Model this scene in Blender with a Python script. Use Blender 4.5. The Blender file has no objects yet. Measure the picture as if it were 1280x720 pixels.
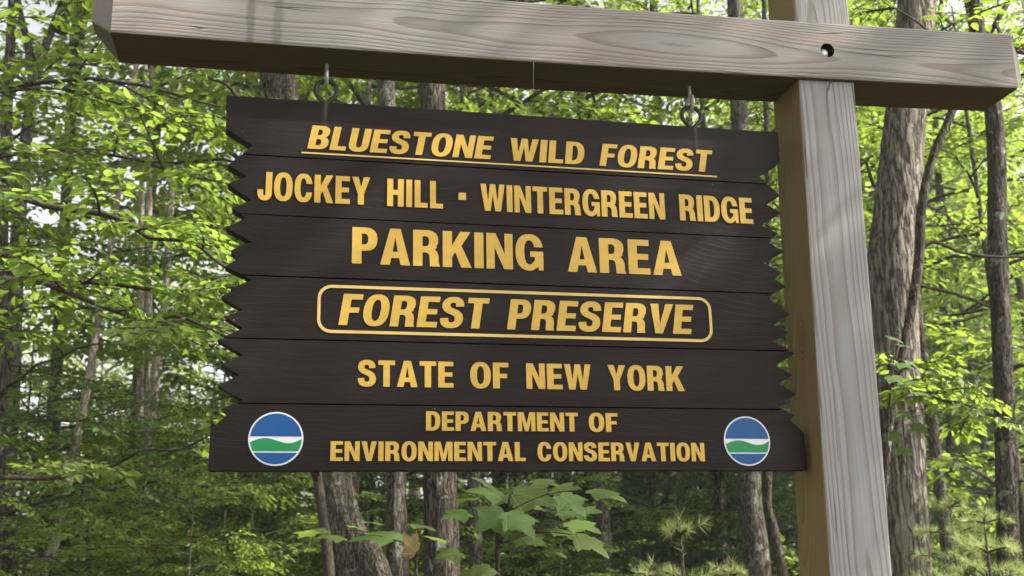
import bpy, math, random
import numpy as np
from mathutils import Vector, Matrix, Quaternion, noise as mnoise
from mathutils.geometry import tessellate_polygon

sc = bpy.context.scene
col = sc.collection
R = math.radians

# ------------------------------------------------------------------ camera
ZS = 1.82                                   # height of the sign's lower edge above the ground
CAM = np.array([-0.52067, -2.32692, -0.22140 + ZS])
YAW, PITCH, ROLL, F = 0.211646, 0.259936, -0.020865, 1349.4
def cam_axes():
    f = np.array([math.sin(YAW)*math.cos(PITCH), math.cos(YAW)*math.cos(PITCH), math.sin(PITCH)])
    r = np.array([math.cos(YAW), -math.sin(YAW), 0.0])
    u = np.cross(r, f)
    c, s = math.cos(ROLL), math.sin(ROLL)
    return c*r + s*u, -s*r + c*u, f
AR, AU, AF = cam_axes()
cd = bpy.data.cameras.new('camera'); cam = bpy.data.objects.new('camera', cd); col.objects.link(cam)
m = Matrix.Identity(4)
for i in range(3):
    m[i][0], m[i][1], m[i][2], m[i][3] = AR[i], AU[i], -AF[i], CAM[i]
cam.matrix_world = m
cd.sensor_width = 36; cd.lens = F/1280*36; cd.clip_start = 0.05; cd.clip_end = 1000
cd.dof.use_dof = True; cd.dof.focus_distance = 2.5; cd.dof.aperture_fstop = 8.0     # the wood behind is a touch soft
sc.camera = cam

# ------------------------------------------------------------------ sky, sun, exposure
SUN_AZ, SUN_EL = R(110), R(42)              # azimuth clockwise from +Y: from the right, a little towards the camera
S = Vector((math.sin(SUN_AZ)*math.cos(SUN_EL), math.cos(SUN_AZ)*math.cos(SUN_EL), math.sin(SUN_EL)))
w = bpy.data.worlds.new('World'); sc.world = w; w.use_nodes = True
nt = w.node_tree
bg = nt.nodes['Background']; sky = nt.nodes.new('ShaderNodeTexSky')
sky.sky_type = 'NISHITA'; sky.sun_disc = False; sky.sun_elevation = SUN_EL; sky.sun_rotation = SUN_AZ
sky.air_density = 1.0; sky.dust_density = 7.0; sky.ozone_density = .6
# thin high haze whitens the blue evenly all over the sky
bw = nt.nodes.new('ShaderNodeRGBToBW'); nt.links.new(sky.outputs[0], bw.inputs[0])
sc_ = nt.nodes.new('ShaderNodeMath'); sc_.operation = 'MULTIPLY'; sc_.inputs[1].default_value = 1.55; nt.links.new(bw.outputs[0], sc_.inputs[0])
cn = nt.nodes.new('ShaderNodeTexNoise'); cn.inputs['Scale'].default_value = 3.0; cn.inputs['Detail'].default_value = 5
tcw = nt.nodes.new('ShaderNodeTexCoord'); nt.links.new(tcw.outputs['Generated'], cn.inputs['Vector'])
mr = nt.nodes.new('ShaderNodeMapRange'); mr.inputs[1].default_value = .3; mr.inputs[2].default_value = .7; mr.inputs[3].default_value = .6; mr.inputs[4].default_value = .92
nt.links.new(cn.outputs[0], mr.inputs[0])
# the haze is thicker, so whiter and brighter, towards the horizon all round
spz = nt.nodes.new('ShaderNodeSeparateXYZ'); nt.links.new(tcw.outputs['Generated'], spz.inputs[0])
hz = nt.nodes.new('ShaderNodeMapRange'); hz.inputs[1].default_value = 0.0; hz.inputs[2].default_value = .75; hz.inputs[3].default_value = 3.3; hz.inputs[4].default_value = 1.25
nt.links.new(spz.outputs[2], hz.inputs[0]); nt.links.new(hz.outputs[0], sc_.inputs[1])
mxw = nt.nodes.new('ShaderNodeMix'); mxw.data_type = 'RGBA'; nt.links.new(mr.outputs[0], mxw.inputs[0]); nt.links.new(sky.outputs[0], mxw.inputs[6]); nt.links.new(sc_.outputs[0], mxw.inputs[7])
nt.links.new(mxw.outputs[2], bg.inputs[0]); bg.inputs[1].default_value = 0.11
sl = bpy.data.lights.new('sun', 'SUN'); sl.energy = 5.0; sl.angle = R(0.53); sl.color = (1.0, .93, .80)
sun = bpy.data.objects.new('sun', sl); col.objects.link(sun)
sun.rotation_euler = S.to_track_quat('Z', 'Y').to_euler(); sun.location = (20, -4, 25)
vs = sc.view_settings
vs.view_transform = 'Standard'; vs.look = 'None'; vs.exposure = 1.36; vs.gamma = 1; vs.use_curve_mapping = False
sc.cycles.use_denoising = True
sc.cycles.max_bounces = 6; sc.cycles.diffuse_bounces = 3; sc.cycles.transmission_bounces = 4; sc.cycles.glossy_bounces = 2
sc.cycles.transparent_max_bounces = 4

# ------------------------------------------------------------------ helpers
def ray(px, py):
    return AF + ((px-640)/F)*AR - ((py-360)/F)*AU
HEAD = np.array([math.sin(YAW), math.cos(YAW), 0.0])
def at(px, py, D):
    """point seen at a pixel, D metres away along the camera's level heading"""
    d = ray(px, py)
    return CAM + d*(D/(d@HEAD))
def ground_at(px, D):
    p = at(px, 722, D); return np.array([p[0], p[1], 0.0])

def tag(o, label=None, cat=None, group=None, kind=None):
    if label: o['label'] = label
    if cat: o['category'] = cat
    if group: o['group'] = group
    if kind: o['kind'] = kind
    return o
def empty(name, loc=(0, 0, 0), rz=0, s=1.0):
    o = bpy.data.objects.new(name, None); col.objects.link(o)
    o.location = loc; o.rotation_euler[2] = rz; o.scale = (s, s, s); o.empty_display_size = .1
    return o
def np_mesh(name, V, F, var=None, smooth=False):
    """V (n,3) array; F list of index tuples or an (m,k) array"""
    me = bpy.data.meshes.new(name)
    V = np.asarray(V, dtype=np.float32)
    me.vertices.add(len(V)); me.vertices.foreach_set('co', V.ravel())
    if isinstance(F, np.ndarray):
        tot = np.full(len(F), F.shape[1], dtype=np.int32); idx = F.astype(np.int32).ravel()
    else:
        tot = np.array([len(f) for f in F], dtype=np.int32)
        idx = np.fromiter((i for f in F for i in f), dtype=np.int32)
    st = np.concatenate([[0], np.cumsum(tot)[:-1]]).astype(np.int32)
    me.loops.add(len(idx)); me.loops.foreach_set('vertex_index', idx)
    me.polygons.add(len(tot)); me.polygons.foreach_set('loop_start', st); me.polygons.foreach_set('loop_total', tot)
    me.polygons.foreach_set('use_smooth', np.full(len(tot), smooth, dtype=bool))
    if var is not None:
        a = me.attributes.new('var', 'FLOAT', 'FACE'); a.data.foreach_set('value', np.asarray(var, dtype=np.float32))
    me.update(calc_edges=True); me.validate()
    return me
def link(name, me, mat=None, parent=None, loc=None):
    o = bpy.data.objects.new(name, me); col.objects.link(o)
    if mat is not None and len(me.materials) == 0: me.materials.append(mat)
    if parent is not None: o.parent = parent
    if loc is not None: o.location = loc
    return o
def prism(name, outer, holes, y0, y1, mat, parent, origin=(0, 0, 0)):
    """polygon in the XZ plane, front face at y0 (towards the camera), back at y1"""
    loops = [outer] + holes
    vec = [[Vector((x, z, 0)) for x, z in lp] for lp in loops]
    tris = tessellate_polygon(vec)
    flat = [p for lp in loops for p in lp]; n = len(flat)
    V = [(x-origin[0], y0-origin[1], z-origin[2]) for x, z in flat] + [(x-origin[0], y1-origin[1], z-origin[2]) for x, z in flat]
    Fc = []
    for a, b, c in tris:
        A, B, C = flat[a], flat[b], flat[c]
        ar = (B[0]-A[0])*(C[1]-A[1])-(B[1]-A[1])*(C[0]-A[0])
        if abs(ar) < 1e-12: continue
        if ar < 0: b, c = c, b
        Fc += [(a, b, c), (a+n, c+n, b+n)]          # ccw in XZ faces -Y
    k = 0
    for li, lp in enumerate(loops):
        mm = len(lp)
        area = sum(lp[i][0]*lp[(i+1) % mm][1]-lp[(i+1) % mm][0]*lp[i][1] for i in range(mm))
        ccw = area > 0
        for i in range(mm):
            a, b = k+i, k+(i+1) % mm
            if ccw == (li == 0): Fc.append((b, a, a+n, b+n))
            else: Fc.append((a, b, b+n, a+n))
        k += mm
    return link(name, np_mesh(name, V, Fc), mat, parent)

class Tubes:
    """collects tapered tubes into one mesh"""
    def __init__(s): s.V = []; s.F = []; s.n = 0
    def add(s, pts, rad, seg=6, cap=True):
        pts = np.asarray(pts, float); m = len(pts)
        rad = np.broadcast_to(np.asarray(rad, float), (m,))
        tg = np.gradient(pts, axis=0); tg /= np.linalg.norm(tg, axis=1)[:, None]+1e-9
        ref = np.array([1.0, 0, 0]) if abs(tg[0][0]) < .8 else np.array([0, 1.0, 0])
        a = np.cross(tg, ref); a /= np.linalg.norm(a, axis=1)[:, None]+1e-9
        b = np.cross(tg, a)
        th = np.linspace(0, 2*np.pi, seg, endpoint=False)
        ring = pts[:, None]+rad[:, None, None]*(np.cos(th)[None, :, None]*a[:, None]+np.sin(th)[None, :, None]*b[:, None])
        s.V.append(ring.reshape(-1, 3))
        i = np.arange(m-1)[:, None]*seg; j = np.arange(seg)[None]; j2 = (j+1) % seg
        q = np.stack([i+j, i+j2, i+seg+j2, i+seg+j], -1).reshape(-1, 4)+s.n
        s.F += [tuple(f) for f in q.tolist()]
        if cap:
            s.F.append(tuple(range(s.n+m*seg-seg, s.n+m*seg))); s.F.append(tuple(range(s.n+seg-1, s.n-1, -1)))
        s.n += m*seg
    def mesh(s, name): return np_mesh(name, np.concatenate(s.V), s.F, smooth=True)
def smooth_path(pts, n=6):
    """Catmull-Rom through the points"""
    P = np.asarray(pts, float)
    P = np.vstack([2*P[0]-P[1], P, 2*P[-1]-P[-2]]); out = []
    for i in range(1, len(P)-2):
        for t in np.linspace(0, 1, n, endpoint=False):
            a, b, c, d = P[i-1], P[i], P[i+1], P[i+2]
            out.append(.5*((2*b)+(c-a)*t+(2*a-5*b+4*c-d)*t*t+(3*b-a-3*c+d)*t**3))
    out.append(P[-2]); return np.array(out)

# ------------------------------------------------------------------ materials
def new_mat(name):
    mt = bpy.data.materials.new(name); mt.use_nodes = True
    t = mt.node_tree; t.nodes.clear()
    o = t.nodes.new('ShaderNodeOutputMaterial')
    return mt, t, o
class N:
    """tiny node-graph helper"""
    def __init__(s, t): s.t = t
    def __call__(s, kind, ins=None, **kw):
        n = s.t.nodes.new(kind)
        for k, v in kw.items(): setattr(n, k, v)
        for k, v in (ins or {}).items():
            if isinstance(v, bpy.types.NodeSocket): s.t.links.new(v, n.inputs[k])
            else: n.inputs[k].default_value = v
        return n
    def math(s, op, a, b=0.0, clamp=False):
        n = s('ShaderNodeMath', {0: a, 1: b}, operation=op); n.use_clamp = clamp; return n.outputs[0]
    def mix(s, fac, a, b, mode='MIX'):
        n = s('ShaderNodeMix', data_type='RGBA', blend_type=mode)
        for sk, v in ((0, fac), (6, a), (7, b)):
            if isinstance(v, bpy.types.NodeSocket): s.t.links.new(v, n.inputs[sk])
            else: n.inputs[sk].default_value = v if sk == 0 else (*v, 1)
        return n.outputs[2]
    def ramp(s, fac, stops):
        n = s('ShaderNodeValToRGB', {0: fac}); e = n.color_ramp.elements
        while len(e) < len(stops): e.new(.5)
        for q, (p, c) in zip(e, stops): q.position = p; q.color = (*c, 1) if len(c) == 3 else c
        return n.outputs[0]
    def noise(s, vec, scale, detail=4, rough=.6, dist=0):
        return s('ShaderNodeTexNoise', {'Vector': vec, 'Scale': scale, 'Detail': detail, 'Roughness': rough, 'Distortion': dist}).outputs[0]
    def mapping(s, vec, scale=(1, 1, 1), loc=(0, 0, 0)):
        return s('ShaderNodeMapping', {'Vector': vec, 'Scale': scale, 'Location': loc}).outputs[0]
    def bump(s, h, strength, dist):
        return s('ShaderNodeBump', {'Height': h, 'Strength': strength, 'Distance': dist}).outputs[0]
def G(v): return (v, v, v)

def leaf_mat(name, dark, light, trans, tmix=.45, rough=.5, veins=False):
    mt, t, o = new_mat(name); n = N(t)
    var = n('ShaderNodeAttribute', attribute_name='var').outputs['Fac']
    oi = n('ShaderNodeObjectInfo').outputs['Random']
    c = n.mix(var, dark, light)
    hs = n('ShaderNodeHueSaturation', {'Hue': n.math('ADD', n.math('MULTIPLY', oi, .03), .485), 'Saturation': 1.0, 'Value': n.math('ADD', n.math('MULTIPLY', oi, .3), .85), 'Color': c}).outputs[0]
    nrm = {}
    if veins:
        ob = n('ShaderNodeTexCoord').outputs['Object']; xyz = n('ShaderNodeSeparateXYZ', {0: ob})
        an = n.math('ABSOLUTE', n.math('ARCTAN2', xyz.outputs[1], n.math('ADD', xyz.outputs[0], .06)))
        dd = n.math('MINIMUM', an, n.math('MINIMUM', n.math('ABSOLUTE', n.math('SUBTRACT', an, .74)), n.math('ABSOLUTE', n.math('SUBTRACT', an, 1.25))))
        rr_ = n('ShaderNodeVectorMath', {0: ob}, operation='LENGTH').outputs['Value']
        dd = n.math('MULTIPLY', dd, rr_)
        side = n.math('ABSOLUTE', n.math('SUBTRACT', n.math('FRACT', n.math('ADD', n.math('MULTIPLY', rr_, 9.0), n.math('MULTIPLY', dd, -7.0))), .5))
        vm = n('ShaderNodeMapRange', {0: dd, 1: .004, 2: .016, 3: .65, 4: 0}).outputs[0]
        vs_ = n('ShaderNodeMapRange', {0: side, 1: .0, 2: .10, 3: .30, 4: 0}).outputs[0]
        vm = n.math('MAXIMUM', vm, vs_)
        mot = n.noise(ob, 7.0, 4)
        hs = n.mix(n('ShaderNodeMapRange', {0: mot, 1: .35, 2: .7, 3: 0, 4: .5}).outputs[0], hs, n.mix(.6, hs, tuple(x*.6 for x in dark)))
        hs = n.mix(vm, hs, tuple(min(1, x*1.9) for x in light))
        nrm = {'Normal': n.bump(n.math('ADD', n.math('MULTIPLY', vm, -1.0), n.math('MULTIPLY', mot, .4)), .5, .01)}
    p = n('ShaderNodeBsdfPrincipled', {'Base Color': hs, 'Roughness': rough, 'Specular IOR Level': .35, **nrm})
    tc = n.mix(var, trans, tuple(min(1, x*1.35) for x in trans))
    tr = n('ShaderNodeBsdfTranslucent', {'Color': tc})
    mx = n('ShaderNodeMixShader', {0: tmix, 1: p.outputs[0], 2: tr.outputs[0]})
    t.links.new(mx.outputs[0], o.inputs[0]); return mt
def bark_mat(name, base, dark, scale=14, stretch=.22, bump=.8, lichen=0.0, lich_col=(.33, .38, .30)):
    mt, t, o = new_mat(name); n = N(t)
    tc = n('ShaderNodeTexCoord').outputs['Object']
    warp = n('ShaderNodeVectorMath', {0: tc, 1: n('ShaderNodeVectorMath', {0: n('ShaderNodeTexNoise', {'Vector': tc, 'Scale': 5.0, 'Detail': 3}).outputs[1], 1: (.035, .035, .035)}, operation='MULTIPLY').outputs[0]}, operation='ADD').outputs[0]
    v = n.mapping(warp, (1, 1, stretch))
    nz = n.noise(v, scale, 3, .55)
    nz2 = n.noise(n.mapping(warp, (1, 1, stretch*1.6), (4, 2, 1)), scale*1.9, 3, .6)
    furrow = n('ShaderNodeMapRange', {0: n.math('ABSOLUTE', n.math('SUBTRACT', nz, .5)), 1: 0.01, 2: .09, 3: 0.0, 4: 1.0}).outputs[0]
    crack = n('ShaderNodeMapRange', {0: n.math('ABSOLUTE', n.math('SUBTRACT', nz2, .5)), 1: 0.0, 2: .06, 3: 0.0, 4: 1.0}).outputs[0]
    fine = n.noise(n.mapping(tc, (1, 1, .45)), scale*6, 5, .72)
    patch = n.noise(tc, 3.0, 3)
    ridge = n.math('MULTIPLY', furrow, n.math('ADD', n.math('MULTIPLY', crack, .5), .5))
    h = n.math('ADD', n.math('MULTIPLY', ridge, .75), n.math('MULTIPLY', fine, .5))
    c = n.mix(n('ShaderNodeMapRange', {0: h, 1: .28, 2: .98}).outputs[0], dark, base)
    c = n.mix(n('ShaderNodeMapRange', {0: patch, 1: .35, 2: .7}).outputs[0], c, n.mix(.5, c, tuple(x*.55 for x in base)))
    if lichen > 0:
        lf = n('ShaderNodeMapRange', {0: n.noise(tc, 9, 5, .65), 1: .66-lichen*.12, 2: .70-lichen*.12, 3: 0, 4: .75}).outputs[0]
        c = n.mix(lf, c, lich_col)
    b = n.bump(h, bump, .035)
    p = n('ShaderNodeBsdfPrincipled', {'Base Color': c, 'Roughness': .9, 'Specular IOR Level': .2, 'Normal': b})
    t.links.new(p.outputs[0], o.inputs[0]); return mt

M = {}
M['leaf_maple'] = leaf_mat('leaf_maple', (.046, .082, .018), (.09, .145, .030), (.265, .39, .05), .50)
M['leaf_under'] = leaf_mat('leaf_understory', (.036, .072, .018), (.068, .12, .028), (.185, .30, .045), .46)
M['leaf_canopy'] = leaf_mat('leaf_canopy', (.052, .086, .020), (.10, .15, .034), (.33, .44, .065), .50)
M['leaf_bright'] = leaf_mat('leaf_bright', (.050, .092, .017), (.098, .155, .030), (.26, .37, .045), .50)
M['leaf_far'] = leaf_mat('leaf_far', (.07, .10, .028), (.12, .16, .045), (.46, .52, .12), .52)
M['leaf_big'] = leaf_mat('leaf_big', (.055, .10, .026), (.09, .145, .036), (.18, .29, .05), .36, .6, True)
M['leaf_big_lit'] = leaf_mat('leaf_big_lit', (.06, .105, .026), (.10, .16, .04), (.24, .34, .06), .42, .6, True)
M['needle'] = leaf_mat('needle_pine', (.03, .06, .022), (.06, .10, .035), (.10, .17, .04), .25, .45)
M['needle_sunlit'] = leaf_mat('needle_sunlit', (.20, .25, .085), (.34, .38, .15), (.36, .42, .14), .35, .5)  # sunlight on the seedlings' needles is put into this paler colour
M['leaf_brown'] = leaf_mat('leaf_brown', (.09, .05, .018), (.12, .10, .03), (.15, .12, .03), .35, .6, True)
M['bark_oak'] = bark_mat('bark_oak', (.37, .325, .28), (.018, .015, .013), 26, .09, 1.0, .3)
M['bark_dark'] = bark_mat('bark_dark', (.17, .145, .12), (.009, .007, .006), 40, .15, 1.0, .5)
M['bark_grey'] = bark_mat('bark_grey', (.25, .225, .19), (.03, .026, .022), 40, .2, 1.0, .6)
M['bark_pale'] = bark_mat('bark_pale', (.42, .37, .31), (.14, .12, .10), 22, .4, .5, .2)
M['bark_twig'] = bark_mat('bark_twig', (.075, .06, .048), (.03, .025, .02), 60, .3, .5)
M['bark_brown'] = bark_mat('bark_brown', (.195, .17, .135), (.014, .014, .011), 38, .3, 1.0, .3)

def ground_mat():
    mt, t, o = new_mat('forest_floor'); n = N(t)
    tc = n('ShaderNodeTexCoord').outputs['Object']
    a = n.noise(tc, 1.2, 6); b = n.noise(tc, 22, 4, .7)
    c = n.ramp(b, [(.3, (.03, .022, .014)), (.5, (.10, .065, .035)), (.7, (.19, .13, .07))])
    c = n.mix(n('ShaderNodeMapRange', {0: a, 1: .5, 2: .62}).outputs[0], c, (.035, .06, .018))
    p = n('ShaderNodeBsdfPrincipled', {'Base Color': c, 'Roughness': .95, 'Normal': n.bump(b, .8, .03)})
    t.links.new(p.outputs[0], o.inputs[0]); return mt
M['ground'] = ground_mat()

def timber_mat(name, axis, pith, side_axis=None, freq=150., wob_amp=.09, c0=(.50, .475, .465), c1=(.30, .262, .235), pink_amt=.75, stains=()):
    """weathered softwood; growth rings round a pith line that runs along `axis` (object space)"""
    mt, t, o = new_mat(name); n = N(t)
    tc = n('ShaderNodeTexCoord').outputs['Object']
    sq = [1, 1, 1]; sq[axis] = .10
    st = n.mapping(tc, tuple(sq))
    # ring distance with wander along the grain
    lowf = n('ShaderNodeTexNoise', {'Vector': n.mapping(tc, tuple(1 if i != axis else .9 for i in range(3))), 'Scale': 1.15, 'Detail': 2}).outputs[1]
    wob = n('ShaderNodeVectorMath', {0: n('ShaderNodeVectorMath', {0: lowf, 1: (.5, .5, .5)}, operation='SUBTRACT').outputs[0], 1: (wob_amp, wob_amp, wob_amp)}, operation='MULTIPLY').outputs[0]
    pos = n('ShaderNodeVectorMath', {0: n('ShaderNodeVectorMath', {0: tc, 1: wob}, operation='ADD').outputs[0], 1: pith}, operation='SUBTRACT').outputs[0]
    keep = [1, 1, 1]; keep[axis] = 0
    rad = n('ShaderNodeVectorMath', {0: n('ShaderNodeVectorMath', {0: pos, 1: tuple(keep)}, operation='MULTIPLY').outputs[0]}, operation='LENGTH').outputs['Value']
    rad = n.math('ADD', rad, n.math('MULTIPLY', n.noise(st, 9, 3), .006))
    ph = n.math('FRACT', n.math('MULTIPLY', rad, freq))
    ring = n.ramp(ph, [(0.0, G(.15)), (.45, G(.25)), (.80, G(.95)), (.93, G(1)), (1.0, G(.15))])
    fib = n.noise(n.mapping(tc, tuple(1 if i != axis else .012 for i in range(3))), 230, 4, .7)
    blot = n.noise(st, 14, 4)
    blot2 = n.noise(n.mapping(st, (1, 1, 1), (3, 1, 7)), 5, 3)
    grey = n.mix(ring, c0, c1)
    pink = n.mix(ring, (.295, .245, .21), (.20, .148, .115))
    c = n.mix(n('ShaderNodeMapRange', {0: blot, 1: .46, 2: .66, 3: 0, 4: pink_amt}).outputs[0], grey, pink)
    c = n.mix(n('ShaderNodeMapRange', {0: blot2, 1: .42, 2: .7, 3: 0, 4: .45}).outputs[0], c, n.mix(.5, c, (.17, .16, .15)))
    c = n.mix(n('ShaderNodeMapRange', {0: fib, 1: .3, 2: .75, 3: .45, 4: 0}).outputs[0], c, (.15, .135, .125))
    # checks: thin dark cracks along the grain
    ck = n.noise(n.mapping(tc, tuple(1 if i != axis else .05 for i in range(3)), (5, 3, 1)), 16, 2, .5)
    ckm = n('ShaderNodeMapRange', {0: n.math('ABSOLUTE', n.math('SUBTRACT', ck, .5)), 1: 0.0, 2: .008, 3: .85, 4: 0}).outputs[0]
    gate = n('ShaderNodeMapRange', {0: n.noise(tc, 3.1, 2), 1: .50, 2: .58}).outputs[0]
    crack = n.math('MULTIPLY', ckm, gate)
    c = n.mix(crack, c, (.045, .035, .03))
    for q, wd_, am in stains:          # damp dark stains that run across the grain
        dq = n.math('ABSOLUTE', n.math('SUBTRACT', n('ShaderNodeSeparateXYZ', {0: tc}).outputs[axis], q))
        dq = n.math('ADD', dq, n.math('MULTIPLY', n.math('SUBTRACT', n.noise(tc, 35, 4), .5), wd_*1.6))
        c = n.mix(n('ShaderNodeMapRange', {0: dq, 1: wd_*.4, 2: wd_, 3: am, 4: 0}).outputs[0], c, (.06, .055, .05))
    if side_axis:
        # the less weathered faces keep the tan-green of the treated timber
        nr = n('ShaderNodeSeparateXYZ', {0: n('ShaderNodeTexCoord').outputs['Normal']})
        f = n('ShaderNodeMapRange', {0: n.math('ABSOLUTE', nr.outputs[1]), 1: .5, 2: .8, 3: 1, 4: 0}).outputs[0]
        tan = n.mix(ring, (.225, .172, .08), (.155, .112, .05))
        tan = n.mix(n('ShaderNodeMapRange', {0: blot2, 1: .4, 2: .65, 3: 0, 4: .6}).outputs[0], tan, (.165, .15, .062))
        # knot with dark gum on the side face
        kd = n('ShaderNodeVectorMath', {0: n('ShaderNodeVectorMath', {0: n('ShaderNodeVectorMath', {0: tc, 1: side_axis}, operation='SUBTRACT').outputs[0], 1: (0, 1, .35)}, operation='MULTIPLY').outputs[0]}, operation='LENGTH').outputs['Value']
        kd = n.math('ADD', kd, n.math('MULTIPLY', n.noise(tc, 30, 3), .012))
        kk = n('ShaderNodeMapRange', {0: kd, 1: .022, 2: .032, 3: .85, 4: 0}).outputs[0]
        tan = n.mix(kk, tan, n.ramp(n.math('FRACT', n.math('MULTIPLY', kd, 190)), [(0, (.16, .09, .04)), (.7, (.22, .14, .06)), (1, (.03, .02, .012))]))
        c = n.mix(f, c, tan)
    # shade under the timber, painted as a darker colour on down-facing faces
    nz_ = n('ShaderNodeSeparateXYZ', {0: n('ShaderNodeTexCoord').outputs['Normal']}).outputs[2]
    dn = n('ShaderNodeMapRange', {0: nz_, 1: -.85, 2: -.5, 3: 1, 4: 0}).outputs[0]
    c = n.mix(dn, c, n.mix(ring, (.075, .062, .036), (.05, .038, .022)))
    h = n.math('ADD', n.math('MULTIPLY', ring, -.6), n.math('ADD', n.math('MULTIPLY', fib, .8), n.math('MULTIPLY', crack, -2.5)))
    p = n('ShaderNodeBsdfPrincipled', {'Base Color': c, 'Roughness': .82, 'Specular IOR Level': .25, 'Normal': n.bump(h, .55, .0025)})
    t.links.new(p.outputs[0], o.inputs[0]); return mt
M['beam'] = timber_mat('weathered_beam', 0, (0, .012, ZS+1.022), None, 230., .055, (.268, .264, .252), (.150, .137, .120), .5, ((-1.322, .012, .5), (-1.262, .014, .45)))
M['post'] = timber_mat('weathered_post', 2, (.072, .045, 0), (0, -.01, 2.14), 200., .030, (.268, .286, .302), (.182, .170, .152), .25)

def plank_mat():
    mt, t, o = new_mat('stained_plank'); n = N(t)
    tc = n('ShaderNodeTexCoord').outputs['Object']
    oi = n('ShaderNodeObjectInfo').outputs['Random']
    tc = n('ShaderNodeVectorMath', {0: tc, 1: n('ShaderNodeCombineXYZ', {0: n.math('MULTIPLY', oi, 9.0), 2: n.math('MULTIPLY', oi, 3.0)}).outputs[0]}, operation='ADD').outputs[0]
    st = n.mapping(tc, (.12, 1, 1))
    lw = n.noise(n.mapping(tc, (.6, 1, 1)), 3.2, 3)
    rad = n.math('ADD', n('ShaderNodeSeparateXYZ', {0: tc}).outputs[2], n.math('MULTIPLY', lw, .16))
    ph = n.math('FRACT', n.math('MULTIPLY', rad, 70.0))
    ring = n.ramp(ph, [(0, G(0)), (.75, G(.45)), (.92, G(1)), (1, G(0))])
    fib = n.noise(n.mapping(tc, (.012, 1, 1)), 260, 4, .7)
    bl = n.noise(st, 7, 4)
    c = n.mix(ring, (.0078, .0060, .0050), (.0102, .0075, .0060))
    c = n.mix(n('ShaderNodeMapRange', {0: fib, 1: .45, 2: .8, 3: 0, 4: .6}).outputs[0], c, (.017, .0135, .0125))
    c = n.mix(n('ShaderNodeMapRange', {0: bl, 1: .55, 2: .75, 3: 0, 4: .55}).outputs[0], c, (.019, .0088, .0065))
    # thin pale scuffs and specks
    sp = n('ShaderNodeTexVoronoi', {'Vector': tc, 'Scale': 11.0}).outputs['Distance']
    c = n.mix(n('ShaderNodeMapRange', {0: sp, 1: .012, 2: .02, 3: .6, 4: 0}).outputs[0], c, (.35, .33, .30))
    raw = n('ShaderNodeSeparateXYZ', {0: n('ShaderNodeTexCoord').outputs['Object']})
    for xq, zl in ((.449, .74), (-.451, .76)):
        dx = n.math('ABSOLUTE', n.math('ADD', raw.outputs[0], n.math('ADD', xq, n.math('MULTIPLY', n.math('SUBTRACT', bl, .5), .01))))
        up = n('ShaderNodeMapRange', {0: raw.outputs[2], 1: zl, 2: .84, 3: 0, 4: .5}).outputs[0]
        c = n.mix(n.math('MULTIPLY', up, n('ShaderNodeMapRange', {0: dx, 1: .001, 2: .006, 3: 1, 4: 0}).outputs[0]), c, (.11, .105, .10))
    fade = n.noise(n.mapping(n('ShaderNodeTexCoord').outputs['Object'], (.5, 1, 1)), 5.5, 5, .65)
    c = n.mix(n('ShaderNodeMapRange', {0: fade, 1: .5, 2: .78, 3: 0, 4: .6}).outputs[0], c, (.024, .021, .022))
    h = n.math('ADD', n.math('MULTIPLY', ring, .6), n.math('MULTIPLY', fib, .7))
    rg = n('ShaderNodeMapRange', {0: bl, 1: .3, 2: .7, 3: .50, 4: .68}).outputs[0]
    p = n('ShaderNodeBsdfPrincipled', {'Base Color': c, 'Roughness': rg, 'Specular IOR Level': .13, 'Normal': n.bump(h, .35, .0015)})
    t.links.new(p.outputs[0], o.inputs[0]); return mt
M['plank'] = plank_mat()
def paint_mat(name, colr, rough=.45, var=.12):
    mt, t, o = new_mat(name); n = N(t)
    tc = n('ShaderNodeTexCoord').outputs['Object']
    a = n.noise(n.mapping(tc, (.15, 1, 1)), 40, 4, .7); b = n.noise(tc, 6, 3)
    c = n.mix(n('ShaderNodeMapRange', {0: a, 1: .35, 2: .7, 3: 0, 4: 1}).outputs[0], colr, tuple(x*(1-var*1.6) for x in colr))
    c = n.mix(n('ShaderNodeMapRange', {0: b, 1: .4, 2: .7, 3: 0, 4: .5}).outputs[0], c, tuple(x*(1-var) for x in colr))
    p = n('ShaderNodeBsdfPrincipled', {'Base Color': c, 'Roughness': rough, 'Specular IOR Level': .25, 'Normal': n.bump(a, .15, .001)})
    t.links.new(p.outputs[0], o.inputs[0]); return mt
M['yellow'] = paint_mat('yellow_paint', (.50, .325, .055))
M['cream'] = paint_mat('pale_yellow_paint', (.56, .405, .13))
M['white'] = paint_mat('white_vinyl', (.56, .60, .61), .35, .04)
M['blue'] = paint_mat('blue_vinyl', (.004, .062, .21), .35, .06)
M['green'] = paint_mat('green_vinyl', (.010, .19, .062), .35, .06)
def metal_mat(name, colr, rough, metal=.9):
    mt, t, o = new_mat(name); n = N(t)
    tc = n('ShaderNodeTexCoord').outputs['Object']
    a = n.noise(tc, 60, 4, .7)
    c = n.mix(a, tuple(x*.6 for x in colr), tuple(min(1, x*1.25) for x in colr))
    p = n('ShaderNodeBsdfPrincipled', {'Base Color': c, 'Roughness': n.math('ADD', n.math('MULTIPLY', a, .25), rough-.1), 'Metallic': metal})
    t.links.new(p.outputs[0], o.inputs[0]); return mt
M['hole'] = paint_mat('dark_hole', (.02, .016, .012), .9, .2)
M['iron'] = metal_mat('black_iron', (.035, .035, .04), .42, .6)
M['zinc'] = metal_mat('galvanised_steel', (.50, .53, .56), .5, .75)

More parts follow.
